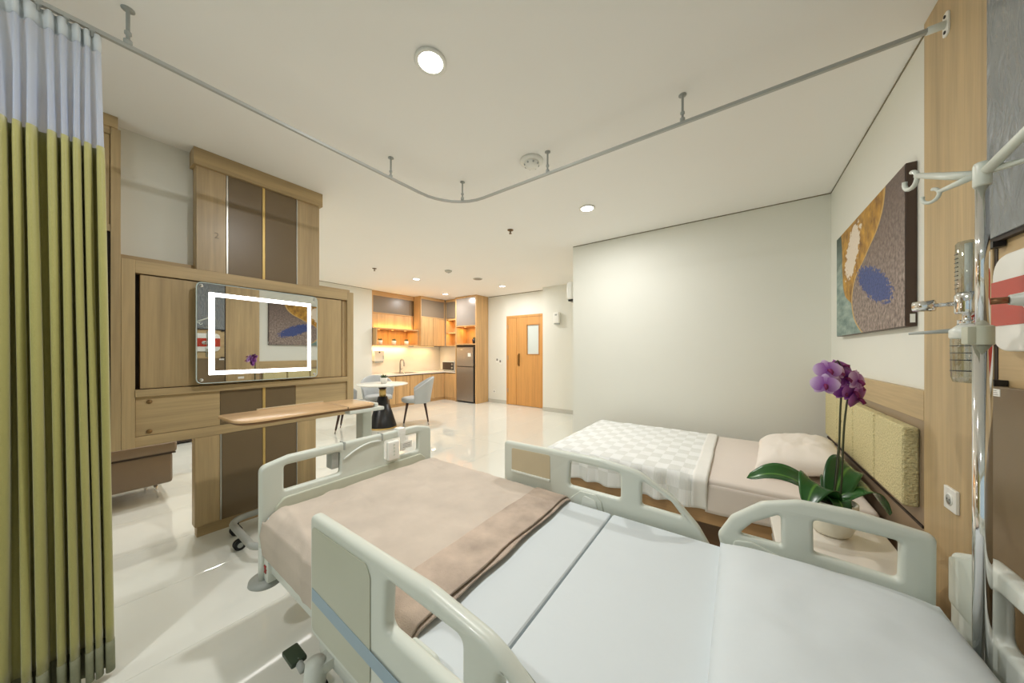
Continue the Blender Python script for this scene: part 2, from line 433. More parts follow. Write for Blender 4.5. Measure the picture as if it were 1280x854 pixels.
struct('wall_kitchen_end', B(-7.1, -5.25, YD, YD + 0.15, 0, CEIL), M['wall'], 'end wall behind the fridge cabinet')
# wall behind the camera with the window the daylight comes through
bm = bmesh.new()
box(bm, -7.3, -3.1, YF - 0.15, YF, 0, CEIL); box(bm, 0.5, 1.0, YF - 0.15, YF, 0, CEIL)
box(bm, -3.1, 0.5, YF - 0.15, YF, 0, 0.4); box(bm, -3.1, 0.5, YF - 0.15, YF, 2.5, CEIL)
struct('wall_front', bm, M['wall'], 'cream wall with a wide window opposite the entrance')
bm = bmesh.new()
for a in (-3.1, -1.325, 0.45): box(bm, a, a + 0.05, YF - 0.12, YF - 0.06, 0.4, 2.5)
box(bm, -3.1, 0.5, YF - 0.12, YF - 0.06, 0.4, 0.45); box(bm, -3.1, 0.5, YF - 0.12, YF - 0.06, 2.45, 2.5)
w1 = struct('window_1', bm, M['white'], 'wide white framed window')
for a in (-3.05, -1.275): obj('pane', B(a, a + 1.725, YF - 0.095, YF - 0.089, 0.45, 2.45), glass('window_glass', mixf=0.06), w1)
# dark shadow gap where walls meet the ceiling, and skirting
struct('trim_1', B(XR - 0.004, XR, 2.137, YB, CEIL - 0.008, CEIL), M['gap'])
struct('trim_2', B(-1.80, XR - 0.004, YB - 0.004, YB, CEIL - 0.008, CEIL), M['gap'])
struct('trim_3', B(-5.24, -3.48, YD - 0.004, YD, CEIL - 0.012, CEIL), M['gap'])
struct('trim_4', B(XK, XK + 0.004, 1.2, 3.95, CEIL - 0.008, CEIL), M['gap'])
struct('baseboard_entrance', B(-5.24, -4.66, YD - 0.012, YD, 0, 0.085, b=0.003), M['skirting'])
struct('baseboard_pier', B(-3.48, -1.81, 5.998, 6.01, 0, 0.085, b=0.003), M['skirting'])
struct('baseboard_left', B(XK, XK + 0.012, YF, 3.94, 0, 0.085, b=0.003), M['skirting'])
struct('baseboard_back', B(-1.80, XR, YB - 0.012, YB, 0, 0.085, b=0.003), M['skirting'])

# ---- entrance door: one narrow leaf, one wide leaf with a tall pane
dY = YD - 0.02
bm = bmesh.new()
box(bm, -4.64, -4.60, dY - 0.02, dY + 0.02, 0, 2.17); box(bm, -3.545, -3.505, dY - 0.02, dY + 0.02, 0, 2.17); box(bm, -4.60, -3.545, dY - 0.02, dY + 0.02, 2.12, 2.17)
d1 = struct('door_1', bm, M['honey'], 'honey oak double entrance door with a narrow side leaf')
obj('door_leaf', B(-4.597, -4.345, dY - 0.012, dY + 0.018, 0.008, 2.117, b=0.003), M['honey'], d1)
outer = [(-4.338, 0.008), (-3.548, 0.008), (-3.548, 2.117), (-4.338, 2.117)]
hole = [(-4.03, 1.24), (-4.03, 1.92), (-3.72, 1.92), (-3.72, 1.24)]
lf = obj('door_leaf', plate(outer, [hole], 'XZ', dY - 0.012, dY + 0.018, 0.002), M['honey'], d1)
obj('pane', B(-4.03, -3.72, dY + 0.002, dY + 0.012, 1.24, 1.92), mat('frosted_pane', (206, 214, 210), 0.2, var=0.01), lf)
bm = bmesh.new()
for a in ((-4.05, -4.03, 1.22, 1.94), (-3.72, -3.70, 1.22, 1.94), (-4.03, -3.72, 1.22, 1.24), (-4.03, -3.72, 1.92, 1.94)):
    box(bm, a[0], a[1], dY - 0.02, dY - 0.008, a[2], a[3])
obj('pane_bead', bm, wood('honey_oak_bead', (176, 122, 62), 'Z'), lf)
bm = bmesh.new(); tube(bm, [(-4.27, dY - 0.02, 0.97), (-4.27, dY - 0.06, 0.99), (-4.27, dY - 0.06, 1.21), (-4.27, dY - 0.02, 1.23)], 0.011, 8)
box(bm, -4.292, -4.248, dY - 0.022, dY - 0.01, 0.95, 1.25)
obj('door_handle', bm, mat('brass_handle', (150, 116, 66), 0.35, 0.8), lf, smooth=True)
for z in (0.3, 1.1, 1.85):
    obj('hinge', B(-4.603, -4.590, dY - 0.022, dY - 0.01, z, z + 0.1), M['steel'], d1)

# ---- wood pier between the two beds and the service panels at the hospital bed's head
PX = 0.653
pil = struct('wall_panel_pier', B(PX, XR, 1.69, 2.137, 0, CEIL, b=0.002), M['oakz'], 'full height oak pier panel between the two beds')
struct('trim_5', B(PX + 0.004, XR, 1.676, 1.69, 0, CEIL), M['dark'])
struct('wall_panel_head', B(PX + 0.006, XR, -1.2, 1.676, 0, CEIL), M['oaky'], 'oak panelling at the head of the hospital bed')
t = thing('upper_head_panel', 'grey blue panel in wrinkled clear film above the red gas plate', 'wall panel', (PX, 1.2, 1.64))
obj('panel_face', B(PX - 0.018, PX + 0.004, -1.15, 1.672, 1.648, CEIL - 0.002, b=0.003), M['film'], t)
obj('panel_edge', B(PX - 0.012, PX + 0.004, -1.15, 1.672, 1.636, 1.648), M['dark'], t)
obj('clip', B(PX - 0.02, PX + 0.004, 1.635, 1.668, 1.618, 1.636), M['black'], t)
t = thing('lower_head_panel', 'dark taupe panel below the red gas plate', 'wall panel', (PX, 1.2, 0.1))
obj('panel_face', B(PX - 0.018, PX + 0.004, -1.15, 1.672, 0.10, 1.195, b=0.003), M['brown'], t)
obj('clip', B(PX - 0.021, PX + 0.004, 1.628, 1.668, 1.195, 1.213), M['black'], t)
lb = obj('paper_tag', B(PX - 0.0195, PX - 0.018, 1.606, 1.665, 1.165, 1.187), M['white'], t)
bm = bmesh.new()
for k in range(3): box(bm, PX - 0.0200, PX - 0.0194, 1.612 + 0.004 * k, 1.655, 1.169 + 0.006 * k, 1.1705 + 0.006 * k)
obj('tag_lines', bm, mat('grey_ink', (130, 130, 130), 0.6), lb)

# gas outlet plate: white with a red band, rounded
t = thing('gas_outlet_plate', 'rounded white plate with a broad red band on the head wall', 'outlet plate', (PX, 1.50, 1.30))
def ycz(y0, y1, z0, z1, r): return fillet([(y0, z0), (y1, z0), (y1, z1), (y0, z1)], r, 8)
obj('plate', plate(ycz(1.26, 1.615, 1.30, 1.58, 0.07), [], 'YZ', PX - 0.03, PX + 0.005, 0.006), M['white'], t, smooth=True)
obj('red_band', B(PX - 0.0316, PX - 0.0298, 1.262, 1.613, 1.375, 1.505), M['redplate'], t)
bm = bmesh.new(); tube(bm, [(PX - 0.03, 1.425, 1.435), (PX - 0.048, 1.425, 1.435), (PX - 0.052, 1.425, 1.435), (PX - 0.075, 1.427, 1.435)], [0.026, 0.026, 0.019, 0.013], 20)
obj('outlet_socket', bm, M['bedlt'], t, smooth=True)

# oxygen flowmeter plugged in the outlet
fx, fy = 0.520, 1.445
t = thing('oxygen_flowmeter', 'clear oxygen flowmeter with humidifier bottle in front of oak pier', 'flowmeter', (fx, fy, 1.21))
clear = glass('clear_plastic', (226, 232, 230), mixf=0.22)
bm = bmesh.new(); tube(bm, [(PX - 0.076, 1.427, 1.435), (fx + 0.0241, fy, 1.435)], 0.009, 12); obj('inlet_stem', bm, mat('brass', (150, 110, 80), 0.35, 0.8), t, smooth=True)
bm = bmesh.new(); lathe(bm, [(0, 1.405), (0.022, 1.405), (0.024, 1.41), (0.024, 1.455), (0.02, 1.465), (0, 1.465)], (fx, fy, 0)); obj('valve_body', bm, M['chrome'], t, smooth=True)
bm = bmesh.new(); lathe(bm, [(0.022, 1.465), (0.022, 1.60), (0.018, 1.606), (0, 1.608)], (fx, fy, 0)); ft = obj('flow_tube', bm, clear, t, smooth=True)
bm = bmesh.new(); lathe(bm, [(0, 1.465), (0.007, 1.465), (0.007, 1.60), (0, 1.6)], (fx, fy, 0), 10); obj('inner_tube', bm, M['white'], ft, smooth=True)
bm = bmesh.new()
for k in range(9): box(bm, fx - 0.0226, fx - 0.0205, fy - 0.008, fy + 0.006, 1.475 + 0.012 * k, 1.477 + 0.012 * k)
obj('scale_marks', bm, M['black'], ft)
bm = bmesh.new(); tube(bm, [(fx - 0.02, fy + 0.01, 1.435), (fx - 0.055, fy + 0.03, 1.435)], 0.006, 10)
tube(bm, [(fx - 0.05, fy + 0.027, 1.435), (fx - 0.085, fy + 0.047, 1.435)], [0.017, 0.015], 14); obj('flow_knob', bm, M['chrome'], t, smooth=True)
bm = bmesh.new(); lathe(bm, [(0, 1.36), (0.011, 1.36), (0.011, 1.405), (0, 1.405)], (fx, fy, 0), 12); lathe(bm, [(0, 1.374), (0.02, 1.374), (0.02, 1.388), (0, 1.388)], (fx, fy, 0), 6); obj('union_nut', bm, M['chrome'], t, smooth=True)
bm = bmesh.new(); lathe(bm, [(0, 1.335), (0.03, 1.335), (0.033, 1.34), (0.033, 1.36), (0.018, 1.375), (0, 1.375)], (fx, fy, 0)); obj('bottle_lid', bm, M['bedlt'], t, smooth=True)
bm = bmesh.new(); tube(bm, [(fx - 0.01, fy + 0.02, 1.36), (fx - 0.09, fy + 0.06, 1.355)], [0.007, 0.004], 10); obj('outlet_spout', bm, M['greyplast'], t, smooth=True)
bm = bmesh.new(); lathe(bm, [(0.031, 1.335), (0.030, 1.23), (0.026, 1.215), (0, 1.212)], (fx, fy, 0)); hb_ = obj('humidifier_bottle', bm, clear, t, smooth=True)
for z in (1.315, 1.295, 1.275, 1.245):
    bm = bmesh.new(); lathe(bm, [(0.0312, z), (0.0316, z + 0.001), (0.0312, z + 0.002)], (fx, fy, 0)); obj('level_line', bm, M['black'], hb_)

# wall socket on the pier
t = thing('wall_socket', 'square white power socket low on the oak pier', 'socket', (PX, 1.907, 0.75))
obj('socket_plate', B(PX - 0.010, PX, 1.866, 1.949, 0.706, 0.790, b=0.003), M['white'], t)
bm = bmesh.new(); tube(bm, [(PX - 0.010, 1.907, 0.748), (PX - 0.0125, 1.907, 0.748)], [0.023, 0.022], 24); rg = obj('socket_ring', bm, M['white'], t, smooth=True)
bm = bmesh.new(); tube(bm, [(PX - 0.0125, 1.907, 0.748), (PX - 0.013, 1.907, 0.748)], 0.018, 24); obj('socket_well', bm, mat('socket_grey', (176, 178, 172), 0.5), rg, smooth=True)
for s in (-1, 1):
    bm = bmesh.new(); tube(bm, [(PX - 0.0128, 1.907 + s * 0.008, 0.748), (PX - 0.0136, 1.907 + s * 0.008, 0.748)], 0.0028, 8); obj('pin_hole', bm, M['black'], rg)

# guest bed headboard on the wall
t = thing('headboard', 'oak and taupe wall headboard with four boucle cushions behind guest bed', 'headboard', (XR, 3.03, 0.45))
obj('top_board', B(0.652, XR, 2.137, YB, 1.0, 1.13, b=0.002), M['oaky'], t)
obj('back_board', B(0.655, XR, 2.137, YB, 0.06, 1.0), mat('taupe_board', (150, 130, 106), 0.4, var=0.03), t)
obj('shelf_line', B(0.648, XR, 2.137, YB, 0.535, 0.545), M['dark'], t)
ys = [2.17, 2.545, 2.935, 3.33, 3.72]
for a, b in zip(ys, ys[1:]):
    obj('cushion', B(0.603, 0.655, a + 0.009, b - 0.009, 0.605, 0.962, b=0.014, seg=3), M['cushion'], t, smooth=True)

# painting
t = thing('painting', 'abstract canvas in teal, ochre and grey with a blue feather stroke', 'painting', (0.655, 2.9, 1.417))
obj('stretcher_frame', B(0.640, 0.674, 2.27, 3.525, 1.417, 2.182, b=0.002), mat('walnut_edge', (72, 54, 42), 0.45, var=0.1), t)
bm = bmesh.new(); grid(bm, 1, 1, lambda u, v: Vector((0.638, 3.522 - u * 1.249, 1.42 + v * 0.759)), lambda u, v: (u, v))
bm2 = bmesh.new(); bm2.free()
for fc in list(bm.faces): pass
obj('canvas', bm, M['canvas'], t)
obj('price_label', B(0.652, 0.668, 2.2685, 2.2705, 1.435, 1.475), M['white'], t)

# ================================================================== TV PARTITION
FX = -3.05
t = thing('partition_unit', 'oak and taupe room divider holding the lit mirror', 'room divider', (FX, 0.87, 0))
def part(name, m, y0, y1, z0, z1, x1=FX, dep=0.10, b=0.002): return obj(name, B(x1 - dep, x1, y0, y1, z0, z1, b=b), m, t)
part('crown', M['oaky'], 0.478, 1.302, 2.595, CEIL - 0.001, FX + 0.025, 0.15)
part('column_core', M['oakz'], 0.495, 1.285, 1.87, 2.595, FX - 0.012, 0.09, 0)
for nm, mm, a, b in (('oak_strip', M['oakgloss'], 0.495, 0.652), ('metal_strip', M['metalstrip'], 0.652, 0.664), ('taupe_panel', M['brown'], 0.664, 0.868),
                     ('gold_strip', M['gold'], 0.868, 0.886), ('taupe_panel', M['brown'], 0.886, 1.104), ('metal_strip', M['metalstrip'], 1.104, 1.114), ('oak_strip', M['oakgloss'], 1.114, 1.285)):
    part(nm, mm, a + 0.001, b - 0.001, 1.872, 2.594, FX + (0.003 if 'strip' in nm and 'oak' not in nm else 0), 0.012, 0.001)
tx = bpy.data.curves.new('tmp', 'FONT'); tx.body = '2'; tx.size = 0.06; tx.extrude = 0.0003
to = bpy.data.objects.new('tmp', tx); COL.objects.link(to)
me = bpy.data.meshes.new_from_object(to.evaluated_get(bpy.context.evaluated_depsgraph_get())); bpy.data.objects.remove(to)
bm = bmesh.new(); bm.from_mesh(me)
for v in bm.verts: v.co = Vector((FX + 0.0004 + v.co.z, 0.585 + v.co.x, 2.115 + v.co.y))
obj('pencil_mark', bm, mat('faint_pencil', (150, 134, 112), 0.6), t)
# hanging frame
zb, zt = 0.70, 1.87
part('back_panel', M['oaky'], 0.167, 1.587, zb + 0.02, zt + 0.035, FX - 0.06, 0.04, 0)
part('frame_stile', M['oakz'], 0.167, 0.222, zb, zt, FX + 0.012, 0.11)
part('frame_stile', M['oakz'], 1.528, 1.587, zb, zt, FX + 0.012, 0.11)
part('frame_rail', M['oaky'], 0.222, 1.528, 1.79, zt, FX + 0.012, 0.11)
part('frame_rail', M['oaky'], 0.222, 1.528, zb, 0.765, FX + 0.002, 0.10)
part('ledge', M['oaky'], 0.222, 1.528, 1.015, 1.06, FX + 0.02, 0.11)
part('dark_recess', M['dark'], 0.222, 1.528, 1.06, 1.79, FX - 0.05, 0.01, 0)
part('mirror_backing', M['oakz'], 0.243, 0.86, 1.065, 1.783, FX, 0.05)
part('mirror_backing', M['oakz'], 0.862, 1.478, 1.065, 1.783, FX, 0.05)
part('side_slat', M['oakz'], 1.492, 1.528, 1.062, 1.788, FX - 0.015, 0.04)
lp = part('lower_panel', M['oaky'], 0.224, 0.618, 0.767, 1.013, FX - 0.003, 0.08)
for z in (0.979, 0.79):
    bm = bmesh.new(); tube(bm, [(FX - 0.003, 0.281, z), (FX + 0.004, 0.281, z), (FX + 0.008, 0.281, z)], [0.013, 0.013, 0.006], 14); obj('screw_cap', bm, mat('bronze_cap', (140, 110, 70), 0.4, 0.6), lp, smooth=True)
part('taupe_panel', M['brown'], 0.62, 0.870, 0.767, 1.013, FX - 0.006, 0.07)
part('gold_strip', M['gold'], 0.871, 0.889, 0.767, 1.013, FX - 0.001, 0.07)
part('taupe_panel', M['brown'], 0.890, 1.098, 0.767, 1.013, FX - 0.006, 0.07)
part('lower_panel', M['oaky'], 1.10, 1.526, 0.767, 1.013, FX - 0.003, 0.08)
# leg column to the floor
part('plinth', M['oaky'], 0.50, 1.25, 0.0, 0.075, FX - 0.015, 0.07)
part('leg_core', M['oakz'], 0.488, 1.257, 0.075, zb - 0.001, FX - 0.012, 0.08, 0)
for nm, mm, a, b in (('oak_strip', M['oakz'], 0.488, 0.618), ('metal_strip', M['metalstrip'], 0.618, 0.628), ('taupe_panel', M['brown'], 0.628, 0.870), ('gold_strip', M['gold'], 0.870, 0.888),
                     ('taupe_panel', M['brown'], 0.888, 1.104), ('metal_strip', M['metalstrip'], 1.104, 1.112), ('oak_strip', M['oakz'], 1.112, 1.257)):
    part(nm, mm, a + 0.001, b - 0.001, 0.077, zb - 0.002, FX + (0.003 if 'strip' in nm and 'oak' not in nm else 0), 0.012, 0.001)
# white infill wall between closet and column
struct('wall_infill', B(FX - 0.20, FX - 0.105, 0.0, 0.56, zt + 0.03, CEIL), M['wall'], 'white infill wall above the divider')

# tall closet beside the divider, half behind the curtain
t = thing('tall_closet', 'tall oak closet between the green curtain and the room divider', 'closet', (FX, -0.35, 0))
part('crown', M['oaky'], -0.95, 0.155, 2.64, CEIL - 0.001, FX + 0.02, 0.3)
part('carcass', M['oakz'], -0.95, 0.165, 0.70, 2.64, FX - 0.012, 0.42, 0.002)
part('stile', M['oakz'], 0.128, 0.166, 0.70, 2.64, FX + 0.012, 0.03)
part('rail', M['oaky'], -0.95, 0.127, 2.60, 2.64, FX + 0.008, 0.03)
part('rail', M['oaky'], -0.95, 0.127, 2.02, 2.06, FX + 0.008, 0.03)
part('upper_door', M['oakz'], -0.93, 0.125, 2.062, 2.598, FX - 0.002, 0.012)
part('shadow_slot', M['dark'], 0.116, 0.127, 0.70, 2.02, FX - 0.008, 0.006, 0)
dr = part('lower_door', wood('oak_closet_door', (150, 122, 92), 'Z', rough=0.25), -0.93, 0.115, 0.70, 2.018, FX + 0.002, 0.014)
part('base', M['oakz'], -0.95, -0.35, 0.0, 0.70, FX - 0.012, 0.42)

# lit mirror
t = thing('lit_mirror', 'frameless mirror with a glowing rectangular light band on the divider', 'mirror', (FX, 0.86, 1.08), math.radians(2.1))
MX = -2.985
outer = fillet([(0.482, 1.082), (1.242, 1.082), (1.242, 1.772), (0.482, 1.772)], 0.035, 6)
i0 = [(0.542, 1.137), (1.192, 1.137), (1.192, 1.711), (0.542, 1.711)]
i1 = [(0.572, 1.164), (1.166, 1.164), (1.166, 1.684), (0.572, 1.684)]
obj('mirror_glass', plate(outer, [], 'YZ', MX - 0.014, MX, 0.002, 1), M['mirror'], t)
obj('polished_edge', plate(fillet([(0.478, 1.078), (1.246, 1.078), (1.246, 1.776), (0.478, 1.776)], 0.038, 6), [outer], 'YZ', MX - 0.012, MX + 0.0005, 0.001, 1), mat('glass_edge', (206, 222, 220), 0.1), t)
obj('light_band', plate(i0, [i1], 'YZ', MX - 0.0005, MX + 0.0015, 0.0002, 0), emit('led_band', (255, 250, 244), 7.0), t)
obj('back_box', B(FX, MX - 0.014, 0.56, 1.17, 1.15, 1.70), M['white'], t)
for y, z in ((0.505, 1.105), (0.505, 1.75), (1.22, 1.105), (1.22, 1.75)):
    bm = bmesh.new(); tube(bm, [(MX, y, z), (MX + 0.004, y, z)], [0.011, 0.009], 14); obj('screw_cap', bm, M['chrome'], t, smooth=True)
obj('touch_switch', B(MX, MX + 0.001, 0.70, 0.735, 1.10, 1.115), M['white'], t)

# ================================================================== SOFA AND CONSOLE BEHIND THE DIVIDER
t = thing('sofa', 'taupe leather sofa end with thin metal legs behind the divider', 'sofa', (-4.55, -0.35, 0))
obj('base', B(-5.0, -4.12, -1.3, 0.52, 0.13, 0.40, b=0.03, seg=3), M['leather'], t, smooth=True)
obj('seat_cushion', B(-5.02, -4.10, -1.3, 0.545, 0.40, 0.50, b=0.03, seg=3), M['leather'], t, smooth=True)
obj('welt', B(-5.01, -4.108, -1.3, 0.535, 0.392, 0.402), mat('dark_seam', (60, 50, 42), 0.6), t)
for x_, y_ in ((-4.2, 0.44), (-4.9, 0.44), (-4.2, -1.2), (-4.9, -1.2)):
    bm = bmesh.new(); tube(bm, [(x_, y_, 0.0), (x_, y_ - 0.02, 0.13)], [0.008, 0.014], 10); obj('leg', bm, M['chrome'], t, smooth=True)
t = thing('low_console', 'low dark cabinet against the far living wall', 'cabinet', (-6.5, 0.9, 0))
obj('body', B(XK + 0.015, -6.35, 0.2, 1.6, 0.02, 0.42, b=0.004), mat('dark_brown_laminate', (52, 42, 36), 0.4), t)
obj('top', B(XK + 0.015, -6.34, 0.19, 1.61, 0.42, 0.44, b=0.003), M['oaky'], t)
for y_ in (0.67, 1.13): obj('door_line', B(-6.349, -6.347, y_, y_ + 0.006, 0.04, 0.40), M['dark'], t)
for y_ in (0.22, 1.55): obj('foot', B(-6.7, -6.38, y_, y_ + 0.04, 0, 0.02), M['black'], t)

# ================================================================== KITCHENETTE
t = thing('base_cabinets', 'oak kitchen base cabinets with plain doors under white worktop', 'cabinet', (-6.75, 5.0, 0))
kx = -6.45
def kp(name, m, x0, x1, y0, y1, z0, z1, b=0.002, par=None): return obj(name, B(x0, x1, y0, y1, z0, z1, b=b), m, par or t)
kp('plinth', M['oakkx'], -7.095, kx - 0.03, 3.96, 6.26, 0, 0.07)
kp('plinth', M['oakkx'], kx - 0.03, -5.985, 5.88, 6.26, 0, 0.07)
kp('carcass', M['dark'], -7.095, kx - 0.02, 3.965, 6.26, 0.07, 0.735, 0)
kp('carcass', M['dark'], kx - 0.02, -5.985, 5.87, 6.26, 0.07, 0.735, 0)
yy = [3.965, 4.36, 4.75, 5.13, 5.51, 5.84]
for a, b in zip(yy, yy[1:]):
    kp('door', M['oakk'], kx - 0.02, kx, a + 0.006, b - 0.006, 0.075, 0.715)
kp('door', M['oakk'], kx + 0.01, -5.99, 5.85, 5.87, 0.075, 0.715)
kp('corner_filler', M['oakk'], kx - 0.02, kx + 0.008, 5.843, 5.87, 0.075, 0.715)
t = thing('worktop', 'white marble L shaped kitchen worktop', 'worktop', (-6.75, 5.0, 0.735))
obj('slab', B(-7.095, kx + 0.015, 3.962, 6.26, 0.737, 0.765, b=0.002), M['stone'], t)
obj('return_slab', B(kx + 0.015, -5.985, 5.835, 6.26, 0.737, 0.765, b=0.002), M['stone'], t)
t = thing('splashback', 'long white marble splashback glowing behind the tap', 'splashback', (-7.09, 5.0, 0.767))
obj('long_panel', B(-7.098, -7.086, 3.955, 6.25, 0.766, 1.438), M['stone'], t)
t = thing('splashback', 'short white marble splashback behind the microwave', 'splashback', (-6.5, 6.26, 0.767))
obj('end_panel', B(-7.085, -5.985, 6.255, 6.268, 0.766, 1.438), M['stone'], t)
def warm(name, loc, sx, sy, w, rot=(0, 0, 0), par=None, col=(1.0, 0.55, 0.16)):
    ld = bpy.data.lights.new(name, 'AREA'); ld.shape = 'RECTANGLE'; ld.size = sx; ld.size_y = sy; ld.energy = w; ld.color = col
    lo = bpy.data.objects.new(name, ld); COL.objects.link(lo); lo.location = loc; lo.rotation_euler = rot
    if par is not None:
        lo.parent = par; lo.location = Vector(loc) - root_of(par).location
    return lo
LED = emit('warm_led', (255, 196, 110), 3.0)
# first upper section
t = thing('open_wall_cabinet', 'oak wall cabinet with smoked panel above a lit open shelf box', 'cabinet', (-6.9, 4.5, 1.44))
kp('carcass', M['oakk'], -7.1, -6.86, 3.965, 5.115, 1.85, CEIL - 0.002, 0)
kp('top_rail', M['oakkx'], -6.86, -6.78, 3.965, 5.115, 2.60, CEIL - 0.002)
kp('stile', M['oakk'], -6.86, -6.78, 3.965, 3.995, 1.85, 2.60)
kp('smoked_panel', M['brownk'], -6.86, -6.80, 3.995, 4.98, 2.215, 2.60)
kp('smoked_panel', M['brown'], -6.86, -6.805, 4.985, 5.115, 2.215, 2.60)
kp('rail', M['oakkx'], -6.86, -6.79, 3.995, 5.115, 2.19, 2.213)
kp('oak_panel', M['oakk'], -6.86, -6.81, 3.996, 5.115, 1.855, 2.188)
# shelf box
kp('box_top', M['oakkx'], -7.095, -6.60, 3.965, 5.12, 1.82, 1.845)
kp('box_bottom', M['oakkx'], -7.095, -6.60, 3.965, 5.12, 1.44, 1.465)
kp('box_side', M['oakk'], -7.095, -6.60, 3.965, 3.99, 1.466, 1.819)
kp('box_side', M['oakk'], -7.095, -6.60, 5.095, 5.12, 1.466, 1.819)
for k in range(6):
    a = 3.992 + k * 1.101 / 6
    kp('back_slat', M['oakk'], -7.09, -7.07 + 0.004 * (k % 2), a + 0.002, a + 1.101 / 6 - 0.002, 1.467, 1.818, 0.001)
for y_ in (4.18, 4.54, 4.90):
    bm = bmesh.new(); tube(bm, [(-6.85, y_, 1.8195), (-6.85, y_, 1.812)], 0.022, 14); kl = obj('spot_lamp', bm, LED, t)
    warm('spot_glow', (-6.85, y_, 1.805), 0.05, 0.05, WARM_W * 0.9, par=t)
obj('led_strip', B(-6.79, -6.775, 4.0, 5.09, 1.846, 1.852), LED, t)
warm('shelf_glow', (-6.75, 4.55, 1.86), 0.03, 1.05, WARM_W * 1.6, (0, PI * 0.93, 0), par=t)
obj('led_strip', B(-7.0, -6.985, 4.0, 5.09, 1.434, 1.4395), LED, t)
warm('under_glow', (-6.97, 4.55, 1.43), 0.03, 1.05, WARM_W * 4.0, par=t, col=(1.0, 0.68, 0.34))
# second upper section
t = thing('two_door_wall_cabinet', 'deep oak wall cabinet with two doors and smoked top panel', 'cabinet', (-6.8, 5.5, 1.44))
ux = -6.52
kp('carcass', M['dark'], -7.095, ux - 0.02, 5.143, 5.93, 1.44, CEIL - 0.002, 0)
kp('side_panel', M['oakk'], ux - 0.28, ux, 5.122, 5.142, 1.44, CEIL - 0.002)
kp('top_rail', M['oakkx'], ux - 0.02, ux, 5.142, 5.93, 2.64, CEIL - 0.002)
kp('smoked_panel', M['brownk'], ux - 0.02, ux - 0.006, 5.145, 5.90, 2.20, 2.638)
kp('rail', M['oakkx'], ux - 0.02, ux, 5.142, 5.93, 2.175, 2.198)
for a, b in ((5.147, 5.518), (5.528, 5.898)): kp('door', M['oakk'], ux - 0.02, ux, a, b, 1.445, 2.172)
kp('stile', M['oakk'], ux - 0.02, ux + 0.002, 5.903, 5.93, 1.44, 2.638)
obj('led_strip', B(-6.9, -6.885, 5.2, 5.85, 1.434, 1.4395), LED, t)
warm('under_glow', (-6.88, 5.55, 1.43), 0.03, 0.7, WARM_W * 2.6, par=t, col=(1.0, 0.68, 0.34))
# corner section facing the room
t = thing('corner_shelf_cabinet', 'narrow oak corner cabinet with two glowing open shelves', 'cabinet', (-6.24, 6.1, 1.44))
cy = 5.95
kp('back', M['oakk'], -6.515, -5.985, 6.22, 6.262, 1.44, CEIL - 0.002, 0)
kp('top', M['oakk'], -6.515, -5.985, cy, 6.22, 2.64, CEIL - 0.002)
kp('smoked_panel', M['brownk'], -6.49, -5.985, cy, cy + 0.014, 2.20, 2.638)
for z in (2.165, 1.80, 1.44): kp('shelf', M['oakkx'], -6.49, -5.985, cy, 6.22, z, z + 0.026)
kp('side_panel', M['oakk'], -6.515, -6.491, cy, 6.22, 1.44, 2.64)
kp('side_panel', M['oakk'], -6.0, -5.985, cy + 0.002, 6.22, 1.467, 2.64)
for z in (2.155, 1.79):
    obj('led_strip', B(-6.47, -6.01, cy + 0.06, cy + 0.075, z + 0.004, z + 0.0095), LED, t)
    warm('shelf_glow', (-6.24, cy + 0.08, z), 0.42, 0.03, WARM_W * 0.9, par=t)
# fridge tower
t = thing('fridge_tower', 'tall oak cabinet around the fridge with glowing niche above', 'cabinet', (-5.61, 6.04, 0))
ty = 5.80
kp('side_panel', M['oakk'], -5.98, -5.945, ty, 6.262, 0, CEIL - 0.002)
kp('side_panel', M['oakk'], -5.285, -5.25, ty, 6.262, 0, CEIL - 0.002)
kp('top_rail', M['oakkx'], -5.944, -5.286, ty + 0.002, 6.26, 2.66, CEIL - 0.002)
kp('upper_door', mat('silver_grey_door', (150, 142, 134), 0.22, 0.1, var=0.03, coat=0.4), -5.942, -5.288, ty, ty + 0.02, 1.965, 2.658)
kp('upper_body', M['dark'], -5.942, -5.288, ty + 0.021, 6.2, 1.965, 2.65, 0)
kp('niche_top', M['oakkx'], -5.944, -5.286, ty, 6.26, 1.94, 1.963)
kp('niche_back', M['oakk'], -5.944, -5.286, 6.20, 6.26, 1.50, 1.938)
kp('niche_floor', M['oakkx'], -5.944, -5.286, ty, 6.20, 1.47, 1.498)
kp('gap_panel', M['black'], -5.943, -5.287, ty + 0.03, 6.2, 1.43, 1.469, 0)
for x_ in (-5.80, -5.43):
    bm = bmesh.new(); tube(bm, [(x_, 5.98, 1.9395), (x_, 5.98, 1.932)], 0.022, 14); obj('spot_lamp', bm, LED, t)
    warm('spot_glow', (x_, 5.98, 1.925), 0.05, 0.05, WARM_W * 1.0, par=t)
# fridge
t = thing('fridge', 'two door grey steel fridge in the oak tower', 'fridge', (-5.62, 6.0, 0))
kp('body', M['black'], -5.925, -5.305, 5.835, 6.15, 0.02, 1.425, 0.004)
kp('freezer_door', M['fridge'], -5.92, -5.34, 5.785, 5.832, 0.925, 1.41, 0.006)
kp('fridge_door', M['fridge'], -5.92, -5.34, 5.785, 5.832, 0.04, 0.905, 0.006)
kp('door_grip', M['black'], -5.90, -5.36, 5.782, 5.83, 0.906, 0.924, 0.001)
kp('hinge_side', M['black'], -5.338, -5.305, 5.79, 5.834, 0.03, 1.41, 0.003)
kp('paper_note', M['white'], -5.52, -5.42, 5.7835, 5.785, 1.17, 1.26, 0)
kp('logo', M['metalstrip'], -5.78, -5.70, 5.7835, 5.785, 1.34, 1.355, 0)
